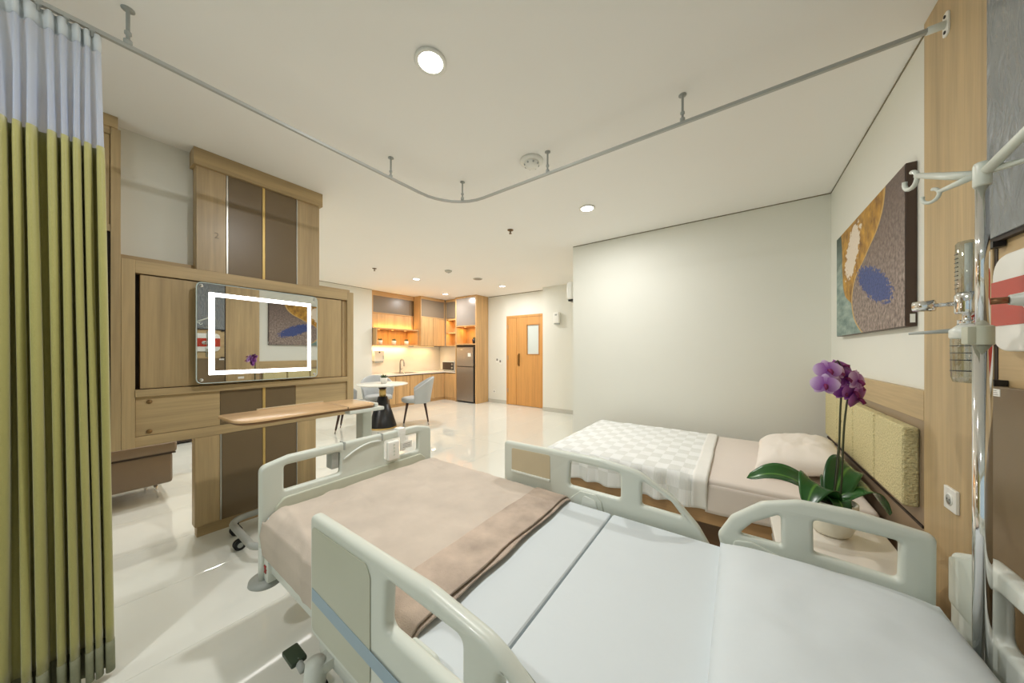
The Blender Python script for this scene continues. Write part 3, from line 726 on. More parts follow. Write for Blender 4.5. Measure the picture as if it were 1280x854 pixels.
# microwave on the worktop
t = thing('microwave', 'small microwave with dark door on the worktop corner', 'microwave', (-6.35, 6.0, 0.767))
kp('body', M['bedlt'], -6.62, -6.16, 5.93, 6.24, 0.775, 1.03, 0.006)
kp('door', mat('microwave_door', (60, 44, 34), 0.2), -6.60, -6.28, 5.918, 5.93, 0.80, 1.01, 0.003)
kp('control_strip', M['black'], -6.275, -6.17, 5.918, 5.93, 0.80, 1.01, 0.003)
for z in (0.86, 0.95):
    bm = bmesh.new(); tube(bm, [(-6.222, 5.918, z), (-6.222, 5.905, z)], 0.03, 16); obj('knob', bm, M['steel'], t, smooth=True)
for x_ in (-6.58, -6.2): kp('foot', M['black'], x_, x_ + 0.03, 5.95, 6.2, 0.766, 0.775, 0)
# tap and sink
t = thing('tap', 'arched brushed metal kitchen tap behind the sink', 'tap', (-6.95, 4.83, 0.767))
bm = bmesh.new(); pts = [(-6.96, 4.83, 0.766), (-6.96, 4.83, 0.98)]
for k in range(9):
    a = PI - k * PI / 8; pts.append((-6.88 + 0.08 * math.cos(a), 4.83, 1.0 + 0.10 * math.sin(a)))
pts += [(-6.80, 4.83, 0.93)]
tube(bm, pts, 0.016, 10); obj('spout', bm, M['steel'], t, smooth=True)
bm = bmesh.new(); lathe(bm, [(0, 0.766), (0.032, 0.766), (0.032, 0.775), (0.02, 0.79), (0, 0.79)], (-6.96, 4.83, 0)); obj('base', bm, M['steel'], t, smooth=True)
bm = bmesh.new(); tube(bm, [(-6.96, 4.845, 0.84), (-6.95, 4.90, 0.87)], [0.009, 0.006], 8); obj('lever', bm, M['steel'], t, smooth=True)
t = thing('sink', 'steel sink basin with a dark rim set in the worktop', 'sink', (-6.78, 4.85, 0.767))
def rr(x0, x1, y0, y1, r): return fillet([(x0, y0), (x1, y0), (x1, y1), (x0, y1)], r, 5)
def flat_ring(outer, inner, z0, z1):
    bm = plate(outer, [inner], 'XZ', 0, z1 - z0, 0.0005, 0)
    for v in bm.verts: v.co = Vector((v.co.x, v.co.z, z0 + v.co.y))
    bmesh.ops.recalc_face_normals(bm, faces=bm.faces); return bm
obj('rim', flat_ring(rr(-6.94, -6.58, 4.55, 5.10, 0.05), rr(-6.915, -6.605, 4.575, 5.075, 0.04), 0.7655, 0.770), M['steel'], t)
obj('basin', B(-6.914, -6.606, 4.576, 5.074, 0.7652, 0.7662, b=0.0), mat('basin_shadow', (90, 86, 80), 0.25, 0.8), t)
bm = bmesh.new(); lathe(bm, [(0, 0.7662), (0.03, 0.7662), (0.032, 0.7672), (0, 0.7675)], (-6.76, 4.82, 0), 16); obj('drain', bm, M['chrome'], t, smooth=True)
# paper towel dispenser
t = thing('towel_dispenser', 'white wall paper towel dispenser on the splashback', 'dispenser', (-7.06, 4.27, 1.0))
obj('housing', B(-7.084, -6.97, 4.14, 4.40, 1.07, 1.33, b=0.02, seg=3), M['white'], t, smooth=True)
obj('lower_lip', B(-7.08, -6.985, 4.16, 4.38, 1.03, 1.075, b=0.008), M['greyplast'], t)
bm = bmesh.new(); tube(bm, [(-6.97, 4.27, 1.28), (-6.966, 4.27, 1.28)], 0.018, 14); obj('lock', bm, M['black'], t)
obj('view_slot', B(-6.971, -6.968, 4.36, 4.375, 1.12, 1.20), M['greyplast'], t)

# small pot plants
def pot_plant(x_, y_, z_, s, label, dark_pot=False, group=None, n=9):
    t = thing('potted_plant', label, 'plant', (x_, y_, z_), random.random() * 6, group)
    bm = bmesh.new(); lathe(bm, [(0, 0), (0.034 * s, 0), (0.042 * s, 0.07 * s), (0.038 * s, 0.07 * s), (0.036 * s, 0.06 * s), (0, 0.06 * s)], seg=16)
    obj('pot', bm, M['black'] if dark_pot else M['white'], t, world=False, smooth=True)
    bm = bmesh.new()
    for k in range(n):
        a = k * 2.4; r = 0.012 + 0.016 * (k / n)
        d = Vector((math.cos(a), math.sin(a), 0)); h = (0.055 - 0.03 * k / n) * s
        p0 = d * 0.008 * s + Vector((0, 0, 0.058 * s)); p1 = d * r * s * 1.1 + Vector((0, 0, 0.06 * s + h * 0.6)); p2 = d * r * s * 1.9 + Vector((0, 0, 0.06 * s + h))
        tube(bm, [p0, p1, p2], [0.006 * s, 0.009 * s, 0.001], 6)
    obj('leaves', bm, M['leafs'], t, world=False, smooth=True)
    return t
pot_plant(-6.80, 4.18, 1.466, 1.35, 'small succulent in white pot in the left compartment of shelf box')
pot_plant(-6.80, 4.54, 1.466, 1.35, 'small succulent in white pot in the middle of the shelf box')
pot_plant(-6.80, 4.90, 1.466, 1.35, 'small succulent in white pot beside the two door cabinet')
pot_plant(-5.42, 5.93, 1.499, 1.6, 'small dark potted plant in the niche above the fridge', True)
t = thing('glass_vase', 'small clear bottle on the lower corner shelf', 'vase', (-6.2, 6.06, 1.467))
bm = bmesh.new(); lathe(bm, [(0, 0), (0.04, 0), (0.045, 0.02), (0.045, 0.10), (0.015, 0.15), (0.015, 0.19), (0.02, 0.195)], seg=14); obj('body', bm, glass('vase_glass', (240, 225, 200), mixf=0.2), t, world=False, smooth=True)
bm = bmesh.new(); lathe(bm, [(0, 0.19), (0.013, 0.19), (0.013, 0.22), (0, 0.22)], seg=10); obj('stopper', bm, M['oakk'], t, world=False, smooth=True)

# ================================================================== ENTRANCE WALL FITTINGS, AIR CONDITIONER
for (x_, z_, lab) in ((-4.955, 1.075, 'white light switch beside the oak fridge tower'), (-4.855, 1.035, 'white key card holder next to the entrance door')):
    t = thing('wall_switch', lab, 'switch', (x_, YD, z_))
    obj('plate', B(x_ - 0.04, x_ + 0.04, YD - 0.01, YD, z_ - 0.06, z_ + 0.06, b=0.003), M['white'], t)
    obj('rocker', B(x_ - 0.022, x_ + 0.022, YD - 0.013, YD - 0.009, z_ - 0.01, z_ + 0.045, b=0.001), mat('switch_grey', (120, 118, 112), 0.4), t)
t = thing('wall_socket', 'white power socket near the floor beside the fridge tower', 'socket', (-5.05, YD, 0.28))
obj('socket_plate', B(-5.09, -5.01, YD - 0.01, YD, 0.24, 0.32, b=0.003), M['white'], t)
bm = bmesh.new(); tube(bm, [(-5.05, YD - 0.010, 0.28), (-5.05, YD - 0.012, 0.28)], 0.022, 16); obj('socket_ring', bm, M['greyplast'], t)
t = thing('air_freshener', 'white air freshener box on the pier beside the door', 'air freshener', (-3.115, 6.01, 1.88))
obj('housing', B(-3.185, -3.045, 5.93, 6.01, 1.90, 2.13, b=0.02, seg=3), M['white'], t, smooth=True)
obj('nozzle_window', B(-3.14, -3.09, 5.927, 5.931, 2.06, 2.09), M['greyplast'], t)
obj('lower_tray', B(-3.17, -3.06, 5.945, 6.005, 1.875, 1.902, b=0.004), M['greyplast'], t)
t = thing('air_conditioner', 'white split air conditioner on the side of the bedroom wall', 'air conditioner', (-1.9, 4.55, 2.05))
obj('housing', B(-2.0, -1.801, 4.13, 5.0, 2.05, 2.30, b=0.03, seg=3), M['white'], t, smooth=True)
obj('louvre', B(-1.985, -1.83, 4.16, 4.97, 2.025, 2.052), M['black'], t)
obj('flap', B(-2.0, -1.99, 4.16, 4.97, 2.035, 2.06), M['bedlt'], t)

# ================================================================== DINING SET
t = thing('round_table', 'round white table on a black cone pedestal with gold collar', 'table', (-4.95, 3.09, 0))
bm = bmesh.new(); lathe(bm, [(0, 0.722), (0.36, 0.722), (0.41, 0.735), (0.415, 0.742), (0.41, 0.75), (0, 0.75)], seg=48); obj('tabletop', bm, M['tabletop'], t, world=False, smooth=True)
bm = bmesh.new(); lathe(bm, [(0, 0.022), (0.225, 0.022), (0.222, 0.04), (0.075, 0.53), (0, 0.53)], seg=36); obj('pedestal', bm, M['black'], t, world=False, smooth=True)
bm = bmesh.new(); lathe(bm, [(0, 0), (0.23, 0), (0.23, 0.022), (0, 0.022)], seg=36); obj('base_ring', bm, M['gold'], t, world=False, smooth=True)
bm = bmesh.new(); lathe(bm, [(0, 0.53), (0.055, 0.53), (0.055, 0.655), (0, 0.655)], seg=24); obj('collar', bm, M['gold'], t, world=False, smooth=True)
bm = bmesh.new(); lathe(bm, [(0, 0.655), (0.055, 0.655), (0.07, 0.69), (0.12, 0.722), (0, 0.722)], seg=24); obj('top_support', bm, M['black'], t, world=False, smooth=True)
pot_plant(-4.93, 3.10, 0.7505, 1.45, 'succulent in white pot on the round white table')
def chair(loc, rz, label):
    t = thing('dining_chair', label, 'chair', (loc[0], loc[1], 0), rz)
    # faces +Y locally
    bm = bmesh.new()
    prof = [(0, 0.395), (0.21, 0.395), (0.235, 0.41), (0.24, 0.45), (0.225, 0.472), (0.18, 0.482), (0, 0.485)]
    lathe(bm, prof, seg=28)
    for v in bm.verts:
        if v.co.y > 0: v.co.y *= 1.06; v.co.x *= 1.04
    obj('seat', bm, M['chairfab'], t, world=False, smooth=True)
    bm = bmesh.new()
    def sh(u, v):
        a = (u * 2 - 1) * math.radians(98)
        top = 0.47 + 0.37 * max(0, math.cos(a * 0.66)) ** 1.1
        z = 0.385 + (top - 0.385) * v
        lean = 0.07 * max(0, (z - 0.42) / 0.42)
        r = 0.235 + lean
        return Vector((r * math.sin(a) * 1.02, -r * math.cos(a), z))
    grid(bm, 28, 10, sh)
    o = obj('back_shell', bm, M['chairfab'], t, world=False, smooth=True, ang=80)
    md = o.modifiers.new('thick', 'SOLIDIFY'); md.thickness = 0.035; md.offset = 0
    md = o.modifiers.new('soft', 'BEVEL'); md.width = 0.012; md.segments = 2; md.limit_method = 'ANGLE'; md.angle_limit = math.radians(60)
    for sx in (-1, 1):
        for sy in (-1, 1):
            bm = bmesh.new(); tube(bm, [(sx * 0.145, sy * 0.145, 0.40), (sx * 0.205, sy * 0.205, 0.055)], [0.023, 0.013], 10)
            lg = obj('leg', bm, M['darkwood'], t, world=False, smooth=True)
            bm = bmesh.new(); tube(bm, [(sx * 0.205, sy * 0.205, 0.055), (sx * 0.2145, sy * 0.2145, 0.0)], [0.012, 0.009], 10)
            obj('leg_tip', bm, M['steel'], lg, world=False, smooth=True)
    return t
chair((-4.74, 3.62), math.radians(143), 'pale grey shell chair standing free of the table, side turned')
chair((-5.52, 3.35), math.radians(-110), 'pale grey shell chair behind the round table by the kitchen units')
chair((-5.19, 2.69), math.radians(-36), 'pale grey shell chair partly hidden behind the room divider')

# ================================================================== CEILING THINGS
def downlight(x_, y_, label, w=DOWNLIGHT_W, group=None):
    t = thing('downlight', label, 'downlight', (x_, y_, CEIL - 0.012), 0, group)
    bm = bmesh.new(); lathe(bm, [(0.058, 0.0115), (0.075, 0.0115), (0.077, 0.004), (0.07, 0.0), (0.058, 0.003)], seg=32); obj('trim_ring', bm, M['white'], t, world=False, smooth=True)
    bm = bmesh.new(); lathe(bm, [(0.058, 0.006), (0, 0.006)], seg=32); obj('lens', bm, emit('downlight_lens', (255, 250, 242), 18.0), t, world=False)
    ld = bpy.data.lights.new('bulb', 'AREA'); ld.shape = 'DISK'; ld.size = 0.11; ld.energy = w; ld.color = (1.0, 0.99, 0.965)
    lo = bpy.data.objects.new('bulb', ld); COL.objects.link(lo); lo.parent = t; lo.location = (0, 0, -0.004)
downlight(-1.21, 1.01, 'bright round downlight above the hospital bed')
downlight(-1.20, 2.94, 'round downlight above the guest bed')
downlight(-5.06, 3.87, 'round downlight above the dining table')
downlight(-4.11, 5.37, 'round downlight in front of the entrance door')
downlight(-5.81, 5.30, 'round downlight in front of the fridge tower')
downlight(-1.21, -0.92, 'round downlight on the window side of the curtain')
downlight(-6.0, -0.2, 'added unseen downlight over the far end of the lounge')  # unseen lamp, added to raise the general room brightness
downlight(-4.2, -1.2, 'added unseen downlight between the sofa and the window')  # also added out of view, to brighten the living area and its ceiling
downlight(-4.6, 0.9, 'round downlight above the sofa')
def rail_path():
    pts = [(-2.04, -1.6)]
    pts += [(-2.04, 1.58)]
    for k in range(1, 9):
        a = PI - k * (PI / 2) / 8
        pts.append((-1.69 + 0.35 * math.cos(a), 1.60 + 0.35 * math.sin(a)))
    pts += [(PX - 0.03, 1.95)]
    return pts
RZ = 2.555
t = thing('curtain_rail', 'thin aluminium cubicle curtain rail bent around the hospital bed', 'curtain rail', (-1.9, 1.8, RZ))
bm = bmesh.new()
rp = rail_path()
sec = [(-0.008, -0.008), (0.008, -0.008), (0.008, 0.008), (-0.008, 0.008)]
rings = []
for i, (x_, y_) in enumerate(rp):
    a = Vector(rp[max(i - 1, 0)]); b = Vector(rp[min(i + 1, len(rp) - 1)]); d = (b - a).normalized(); nrm = Vector((d.y, -d.x))
    rings.append([bm.verts.new(Vector((x_ + nrm.x * s0, y_ + nrm.y * s0, RZ + s1))) for s0, s1 in sec])
for r0, r1 in zip(rings, rings[1:]):
    for k in range(4): bm.faces.new((r0[k], r0[(k + 1) % 4], r1[(k + 1) % 4], r1[k]))
bmesh.ops.recalc_face_normals(bm, faces=bm.faces)
obj('track', bm, mat('rail_aluminium', (176, 178, 174), 0.35, 0.3), t)
for x_, y_ in ((-2.04, 0.13), (-2.05, 1.345), (-1.86, 1.885), (-1.09, 1.95), (-0.246, 1.95), (-2.04, -1.2)):
    bm = bmesh.new(); lathe(bm, [(0, RZ + 0.012), (0.006, RZ + 0.012), (0.006, CEIL - 0.004), (0.02, CEIL - 0.004), (0.02, CEIL - 0.0005), (0, CEIL - 0.0005)], (x_, y_, 0), 12)
    lathe(bm, [(0, RZ + 0.006), (0.013, RZ + 0.006), (0.013, RZ + 0.026), (0, RZ + 0.026)], (x_, y_, 0), 10); lathe(bm, [(0.006, RZ + 0.045), (0.011, RZ + 0.05), (0.011, RZ + 0.06), (0.006, RZ + 0.065)], (x_, y_, 0), 10)
    obj('hanger', bm, M['greyplast'], t, smooth=True)
bm = plate(fillet([(1.93, RZ - 0.045), (1.97, RZ - 0.045), (1.97, RZ + 0.045), (1.93, RZ + 0.045)], 0.018), [], 'YZ', PX - 0.006, PX, 0.001)
wb = obj('wall_bracket', bm, M['white'], t)
for dz in (-0.03, 0.03):
    bm = bmesh.new(); tube(bm, [(PX - 0.006, 1.95, RZ + dz), (PX - 0.009, 1.95, RZ + dz)], 0.006, 10); obj('screw', bm, M['dark'], wb)
bm = bmesh.new(); tube(bm, [(PX - 0.05, 1.95, RZ), (PX - 0.006, 1.95, RZ)], 0.014, 12); obj('end_socket', bm, M['bedlt'], t, smooth=True)
t = thing('smoke_detector', 'round white smoke detector by the curtain rail hanger', 'smoke detector', (-1.235, 1.97, CEIL))
bm = bmesh.new(); lathe(bm, [(0, -0.001), (0.085, -0.001), (0.085, -0.012), (0.07, -0.018), (0.06, -0.02), (0, -0.02)], seg=32); obj('base', bm, M['white'], t, world=False, smooth=True)
bm = bmesh.new(); lathe(bm, [(0.055, -0.02), (0.055, -0.03), (0.045, -0.045), (0.02, -0.05), (0, -0.05)], seg=32); hd = obj('head', bm, M['white'], t, world=False, smooth=True)
for k in range(8):
    a = k * PI / 4; bm = bmesh.new(); tube(bm, [(0.05 * math.cos(a), 0.05 * math.sin(a), -0.034), (0.056 * math.cos(a), 0.056 * math.sin(a), -0.036)], 0.007, 6); obj('vent', bm, M['greyplast'], hd, world=False)
for x_, y_, lab in ((-2.14, 2.95, 'small bronze ceiling sprinkler between the two downlights near beds'), (-5.0, 2.97, 'small bronze ceiling sprinkler near the dining table')):
    t = thing('sprinkler', lab, 'sprinkler', (x_, y_, CEIL))
    bm = bmesh.new(); lathe(bm, [(0, -0.001), (0.035, -0.001), (0.033, -0.008), (0.012, -0.012), (0, -0.012)], seg=20); obj('escutcheon', bm, mat('bronze', (120, 96, 70), 0.4, 0.5), t, world=False, smooth=True)
    bm = bmesh.new(); lathe(bm, [(0.008, -0.012), (0.008, -0.04), (0.016, -0.042), (0.016, -0.046), (0, -0.046)], seg=12); obj('nozzle', bm, mat('bronze', (120, 96, 70)), t, world=False, smooth=True)
t = thing('heat_detector', 'small round grey detector on the ceiling towards the kitchenette', 'detector', (-4.1, 3.81, CEIL))
bm = bmesh.new(); lathe(bm, [(0, -0.001), (0.06, -0.001), (0.06, -0.015), (0.04, -0.03), (0, -0.034)], seg=24); obj('head', bm, M['skirting'], t, world=False, smooth=True)
bm = bmesh.new(); lathe(bm, [(0, -0.034), (0.015, -0.034), (0.012, -0.042), (0, -0.042)], seg=12); obj('sensor', bm, M['greyplast'], t, world=False, smooth=True)
t = thing('ceiling_speaker', 'small round grey ceiling grille towards the entrance', 'speaker', (-4.09, 4.56, CEIL))
bm = bmesh.new(); lathe(bm, [(0, -0.001), (0.09, -0.001), (0.088, -0.01), (0.075, -0.012), (0, -0.012)], seg=28); obj('rim', bm, M['skirting'], t, world=False, smooth=True)
bm = bmesh.new(); lathe(bm, [(0, -0.0125), (0.07, -0.0125), (0.06, -0.016), (0, -0.017)], seg=28); obj('grille', bm, mat('grille_grey', (140, 136, 126), 0.6), t, world=False, smooth=True)

# ================================================================== CURTAIN
t = thing('privacy_curtain', 'lime green pleated hospital curtain with sheer white top', 'curtain', (-2.04, -0.35, 0))
Y0c, Y1c = 0.062, -0.78
def fold(s, z):
    """s 0..1 from the room-side edge; returns x, y with pleats"""
    L = Y0c - Y1c; fl = (2.5 - z) / 2.45
    y = Y0c + 0.03 * fl * (1 - s) - s * L
    low = min(1.0, max(0.0, (2.54 - z) / 0.5))
    d = s * L
    ph = 2 * PI * (d / (0.022 + 0.010 * min(1, d / 0.25)) + 0.75 * noise.noise(Vector((s * 14, z * 0.3 * low, 1))))
    a = (0.010 + 0.018 * low) * (1 + 0.5 * noise.noise(Vector((s * 22, z * 0.5, 7))))
    return Vector((-2.04 + a * math.sin(ph) + 0.02 * low * noise.noise(Vector((s * 16, z * 0.9, 2))), y + 0.005 * low * math.sin(2 * ph + 0.6), z))
NF = 640
def cloth(z0, z1, nv):
    bm = bmesh.new(); grid(bm, NF, nv, lambda u, v: fold(u, z0 + (z1 - z0) * v)); return bm
def thick(o, th=0.003):
    md = o.modifiers.new('thick', 'SOLIDIFY'); md.thickness = th; md.offset = 0
thick(obj('green_cloth', cloth(0.15, 2.10, 30), M['curtain'], t, smooth=True, ang=80))
thick(obj('hem', cloth(0.03, 0.15, 3), mat('grey_green_hem', (128, 130, 104), 0.8, var=0.15, scale=80), t, smooth=True, ang=80), 0.005)
obj('sheer_top', cloth(2.10, 2.535, 8), M['sheer'], t, smooth=True, ang=80)
thick(obj('heading_tape', cloth(2.475, 2.54, 2), M['sheet'], t, smooth=True, ang=80), 0.004)
for k in range(14):
    p = fold((k + 0.35) / 14.5, 2.53)
    bm = bmesh.new(); lathe(bm, [(0, 2.525), (0.004, 2.525), (0.004, RZ - 0.012), (0.009, RZ - 0.012), (0.009, RZ - 0.006), (0, RZ - 0.006)], (-2.04, p.y, 0), 8); obj('glider', bm, M['greyplast'], t, smooth=True)

# ================================================================== HOSPITAL BED
YN, YFR = 0.43, 1.47         # outer faces of the side rails
t = thing('hospital_bed', 'cream plastic hospital bed with split side rails', 'hospital bed', (-0.6, 0.95, 0))
HB = t
hbp = lambda name, bm, m, par=None, smooth=True: obj(name, bm, m, par or HB, smooth=smooth)
# footboard
fo = fillet([(0.473, 0.30, 0.01), (0.56, 0.30, 0.01), (0.585, 0.40, 0.02), (1.30, 0.40, 0.02), (1.325, 0.30, 0.01), (1.412, 0.30, 0.01),
             (1.412, 0.792, 0.035), (1.30, 0.818, 0.05), (0.585, 0.818, 0.05), (0.473, 0.792, 0.035)], 0.02)
h1 = fillet([(0.562, 0.662), (0.815, 0.661), (0.8152, 0.7765), (0.5623, 0.777)], 0.015)
h2 = fillet([(1.0673, 0.6575), (1.312, 0.6565), (1.3117, 0.7712), (1.067, 0.7718)], 0.015)
fb = hbp('footboard', plate(fo, [h1, h2], 'YZ', -1.725, -1.687, 0.012, 3), M['bedpl'])
hbp('inner_panel', plate(fillet([(0.535, 0.45), (1.35, 0.45), (1.36, 0.60), (1.32, 0.635), (0.56, 0.635), (0.525, 0.60)], 0.03), [], 'YZ', -1.692, -1.676, 0.007), M['bedpl2'], fb)
arch = [(0.83 + 0.21 * k / 10, 0.70 + 0.085 * math.sin(PI * (0.12 + 0.5 * k / 10))) for k in range(11)]
hbp('arch_rib', tube(bmesh.new(), [(-1.686, y_, z_) for y_, z_ in arch], 0.006, 8), M['bedlt'], fb)
for y_ in (0.833, 1.05): hbp('clamp_ring', B(-1.73, -1.682, y_ - 0.004, y_ + 0.004, 0.78, 0.822, b=0.002), M['greyplast'], fb)
hbp('rear_box', B(-1.76, -1.70, 0.775, 0.81, 0.69, 0.775, b=0.004), M['greyplast'], fb)
# corner bumpers at the foot
for y_ in (0.505, 1.38):
    bm = bmesh.new(); lathe(bm, [(0, 0.262), (0.055, 0.264), (0.068, 0.275), (0.066, 0.288), (0.05, 0.296), (0, 0.298)], (-1.715, y_, 0), 28)
    hbp('bumper', bm, M['greyplast'])
    bm = bmesh.new(); tube(bm, [(-1.70, y_ - 0.022, 0.296), (-1.70, y_ - 0.022, 0.44)], 0.013, 12); hbp('foot_post', bm, M['bedlt'])
bx = hbp('lock_box', B(-1.685, -1.64, 0.485, 0.55, 0.30, 0.425, b=0.006), M['bedlt'])
hbp('red_arrow', box(box(bmesh.new(), -1.675, -1.65, 0.4838, 0.485, 0.352, 0.357), -1.672, -1.667, 0.4838, 0.485, 0.34, 0.372), M['red'], bx)
bm = bmesh.new(); tube(bm, [(-1.672, 0.4835, 0.372), (-1.655, 0.4835, 0.340)], 0.003, 6); tube(bm, [(-1.655, 0.4835, 0.372), (-1.672, 0.4835, 0.340)], 0.003, 6); hbp('red_arrow', bm, M['red'], bx)
hbp('release_lever', tube(bmesh.new(), [(-1.66, 0.50, 0.44), (-1.66, 0.485, 0.46), (-1.655, 0.482, 0.43), (-1.655, 0.482, 0.42)], 0.005, 8), M['chrome'])
# headboard (hospital bed): solid ends, long opening
ho = fillet([(0.47, 0.42, 0.02), (1.50, 0.42, 0.02), (1.50, 0.715, 0.03), (1.36, 0.775, 0.05), (0.61, 0.775, 0.05), (0.47, 0.715, 0.03)], 0.02)
hh = fillet([(0.66, 0.60), (1.31, 0.60), (1.31, 0.72), (0.66, 0.72)], 0.02)
hd = hbp('head_panel', plate(ho, [hh], 'YZ', 0.505, 0.543, 0.014, 3), M['bedlt'])
hbp('inset_panel', plate(fillet([(1.33, 0.575), (1.485, 0.575), (1.485, 0.705), (1.37, 0.755), (1.33, 0.755)], 0.015), [], 'YZ', 0.498, 0.507, 0.004), M['bedpl'], hd)
# side rails
def foot_rail(yi, yo):
    o_ = fillet([(-1.087, 0.42, 0.03), (-0.035, 0.42, 0.03), (-0.075, 0.52, 0.05), (-0.125, 0.605, 0.1), (-0.20, 0.685, 0.1), (-0.35, 0.775, 0.18), (-0.53, 0.795, 0.2), (-1.087, 0.790, 0.02)], 0.02)
    a = fillet([(-0.685, 0.632), (-0.430, 0.632), (-0.430, 0.750), (-0.677, 0.756)], 0.018)
    b = fillet([(-0.341, 0.630, 0.012), (-0.18, 0.626, 0.008), (-0.232, 0.688, 0.03), (-0.339, 0.738, 0.012)], 0.012)
    return plate(o_, [a, b], 'XZ', min(yi, yo), max(yi, yo), 0.014, 3)
def head_rail(yi, yo):
    o_ = fillet([(-0.030, 0.45, 0.02), (0.463, 0.45, 0.02), (0.465, 0.768, 0.02), (0.30, 0.793, 0.2), (0.17, 0.790, 0.1), (0.07, 0.757, 0.06), (-0.02, 0.680, 0.06), (-0.062, 0.60, 0.03)], 0.02)
    a = fillet([(0.003, 0.622), (0.125, 0.622), (0.123, 0.730), (0.045, 0.676)], 0.010)
    b = fillet([(0.207, 0.625), (0.393, 0.614), (0.395, 0.731), (0.206, 0.737)], 0.014)
    return plate(o_, [a, b], 'XZ', min(yi, yo), max(yi, yo), 0.014, 3)
for yi, yo, s in ((YFR - 0.036, YFR, 1), (YN + 0.036, YN, -1)):
    fr = hbp('foot_side_rail', foot_rail(yi, yo), M['bedpl'])
    inn = yi - s * 0.0
    # control pocket on the inner face
    pk = hbp('pocket', plate(fillet([(-1.03, 0.632), (-0.785, 0.632), (-0.787, 0.763), (-1.03, 0.760)], 0.012), [], 'XZ', min(yi, yi - s * 0.002), max(yi, yi - s * 0.002), 0.0008), M['pocket'], fr)
    hbp('pocket_sill', B(-1.03, -0.785, min(yi, yi - s * 0.010), max(yi, yi - s * 0.010), 0.628, 0.640, b=0.003), M['bedlt'], fr)
    hbp('latch_cover', plate(fillet([(-0.70, 0.50), (-0.49, 0.50), (-0.515, 0.60), (-0.545, 0.625), (-0.62, 0.625), (-0.67, 0.58)], 0.02), [], 'XZ', min(yi + s * 0.002, yi - s * 0.008), max(yi + s * 0.002, yi - s * 0.008), 0.004), M['bedpl'], fr)
    hbp('latch_button', plate(fillet([(-0.625, 0.50), (-0.515, 0.50), (-0.54, 0.60), (-0.60, 0.612)], 0.015), [], 'XZ', min(yi - s * 0.006, yi - s * 0.014), max(yi - s * 0.006, yi - s * 0.014), 0.003), M['bedlt'], fr)
    hbp('lower_rib', B(-0.46, -0.10, min(yi + s * 0.002, yi - s * 0.006), max(yi + s * 0.002, yi - s * 0.006), 0.515, 0.530, b=0.003), M['bedlt'], fr)
    # outer face: raised field, blue stripe
    ye = yo + s * 0.003
    hbp('outer_field', plate(fillet([(-1.065, 0.445), (-0.77, 0.445), (-0.74, 0.48), (-0.74, 0.74), (-0.76, 0.765), (-1.065, 0.762)], 0.018), [], 'XZ', min(yo, ye), max(yo, ye), 0.0012), M['bedpl2'], fr)
    hbp('blue_stripe', plate([(-1.062, 0.535), (-0.12, 0.495), (-0.12, 0.53), (-1.062, 0.575)], [], 'XZ', min(ye, ye + s * 0.0012), max(ye, ye + s * 0.0012), 0.0003, 0), M['stripe'], fr)
    hr = hbp('head_side_rail', head_rail(yi, yo), M['bedpl'])
    hbp('latch_cover', plate(fillet([(-0.035, 0.50), (0.19, 0.50), (0.165, 0.575), (0.04, 0.61), (-0.01, 0.60)], 0.02), [], 'XZ', min(yi + s * 0.002, yi - s * 0.008), max(yi + s * 0.002, yi - s * 0.008), 0.004), M['bedpl'], hr)
    hbp('latch_button', plate(fillet([(0.05, 0.50), (0.18, 0.50), (0.15, 0.565), (0.07, 0.59)], 0.015), [], 'XZ', min(yi - s * 0.006, yi - s * 0.014), max(yi - s * 0.006, yi - s * 0.014), 0.003), M['bedlt'], hr)
    hbp('rail_arm', B(-0.75, -0.70, min(yi - s * 0.05, yi), max(yi - s * 0.05, yi), 0.34, 0.48, b=0.006), M['greyplast'], fr)
    hbp('rail_arm', B(-0.40, -0.35, min(yi - s * 0.05, yi), max(yi - s * 0.05, yi), 0.34, 0.48, b=0.006), M['greyplast'], fr)
    hbp('rail_arm', B(0.12, 0.17, min(yi - s * 0.05, yi), max(yi - s * 0.05, yi), 0.34, 0.48, b=0.006), M['greyplast'], hr)
# frames, columns, casters
for y_ in (0.50, 1.365): hbp('frame_beam', B(-1.69, 0.52, y_, y_ + 0.035, 0.335, 0.385, b=0.004), M['bedlt'])
for x_ in (-1.66, -0.6, 0.46): hbp('cross_beam', B(x_, x_ + 0.04, 0.536, 1.364, 0.34, 0.38, b=0.003), M['bedlt'])
hbp('mattress_platform', B(-1.66, 0.457, 0.51, 1.39, 0.386, 0.432, b=0.004), M['greyplast'])
for x_ in (-1.15, -0.05): hbp('lift_column', B(x_, x_ + 0.16, 0.86, 1.02, 0.20, 0.34, b=0.01), M['bedlt'])
hbp('base_frame', B(-1.32, 0.28, 0.55, 1.32, 0.13, 0.20, b=0.02), M['bedlt'])
for x_ in (-1.22, 0.20):
    for y_ in (0.50, 1.37):
        bm = bmesh.new(); lathe(bm, [(0, 0.10), (0.034, 0.10), (0.036, 0.15), (0.03, 0.20), (0, 0.205)], (x_, y_, 0), 18); c_ = hbp('caster_housing', bm, M['bedlt'])
        for dy in (-0.02, 0.02):
            bm = bmesh.new(); tube(bm, [(x_, y_ + dy - 0.012, 0.06), (x_, y_ + dy + 0.012, 0.06)], 0.06, 22); hbp('wheel', bm, M['rubber'], c_)
        hbp('caster_arm', B(x_ - 0.03, x_ + 0.03, min(y_, 0.93) if y_ > 0.9 else y_, max(y_, 0.6) if y_ < 0.9 else y_, 0.15, 0.19, b=0.006), M['bedlt'], c_)
for y_ in (0.475, 1.395):
    bm = bmesh.new()
    tube(bm, [(-1.255, y_, 0.165), (-1.30, y_, 0.175)], 0.012, 8); hbp('pedal_arm', bm, M['greyplast'])
    hbp('brake_pedal', B(-1.375, -1.285, y_ - 0.026, y_ + 0.026, 0.168, 0.186, b=0.007), M['green'])

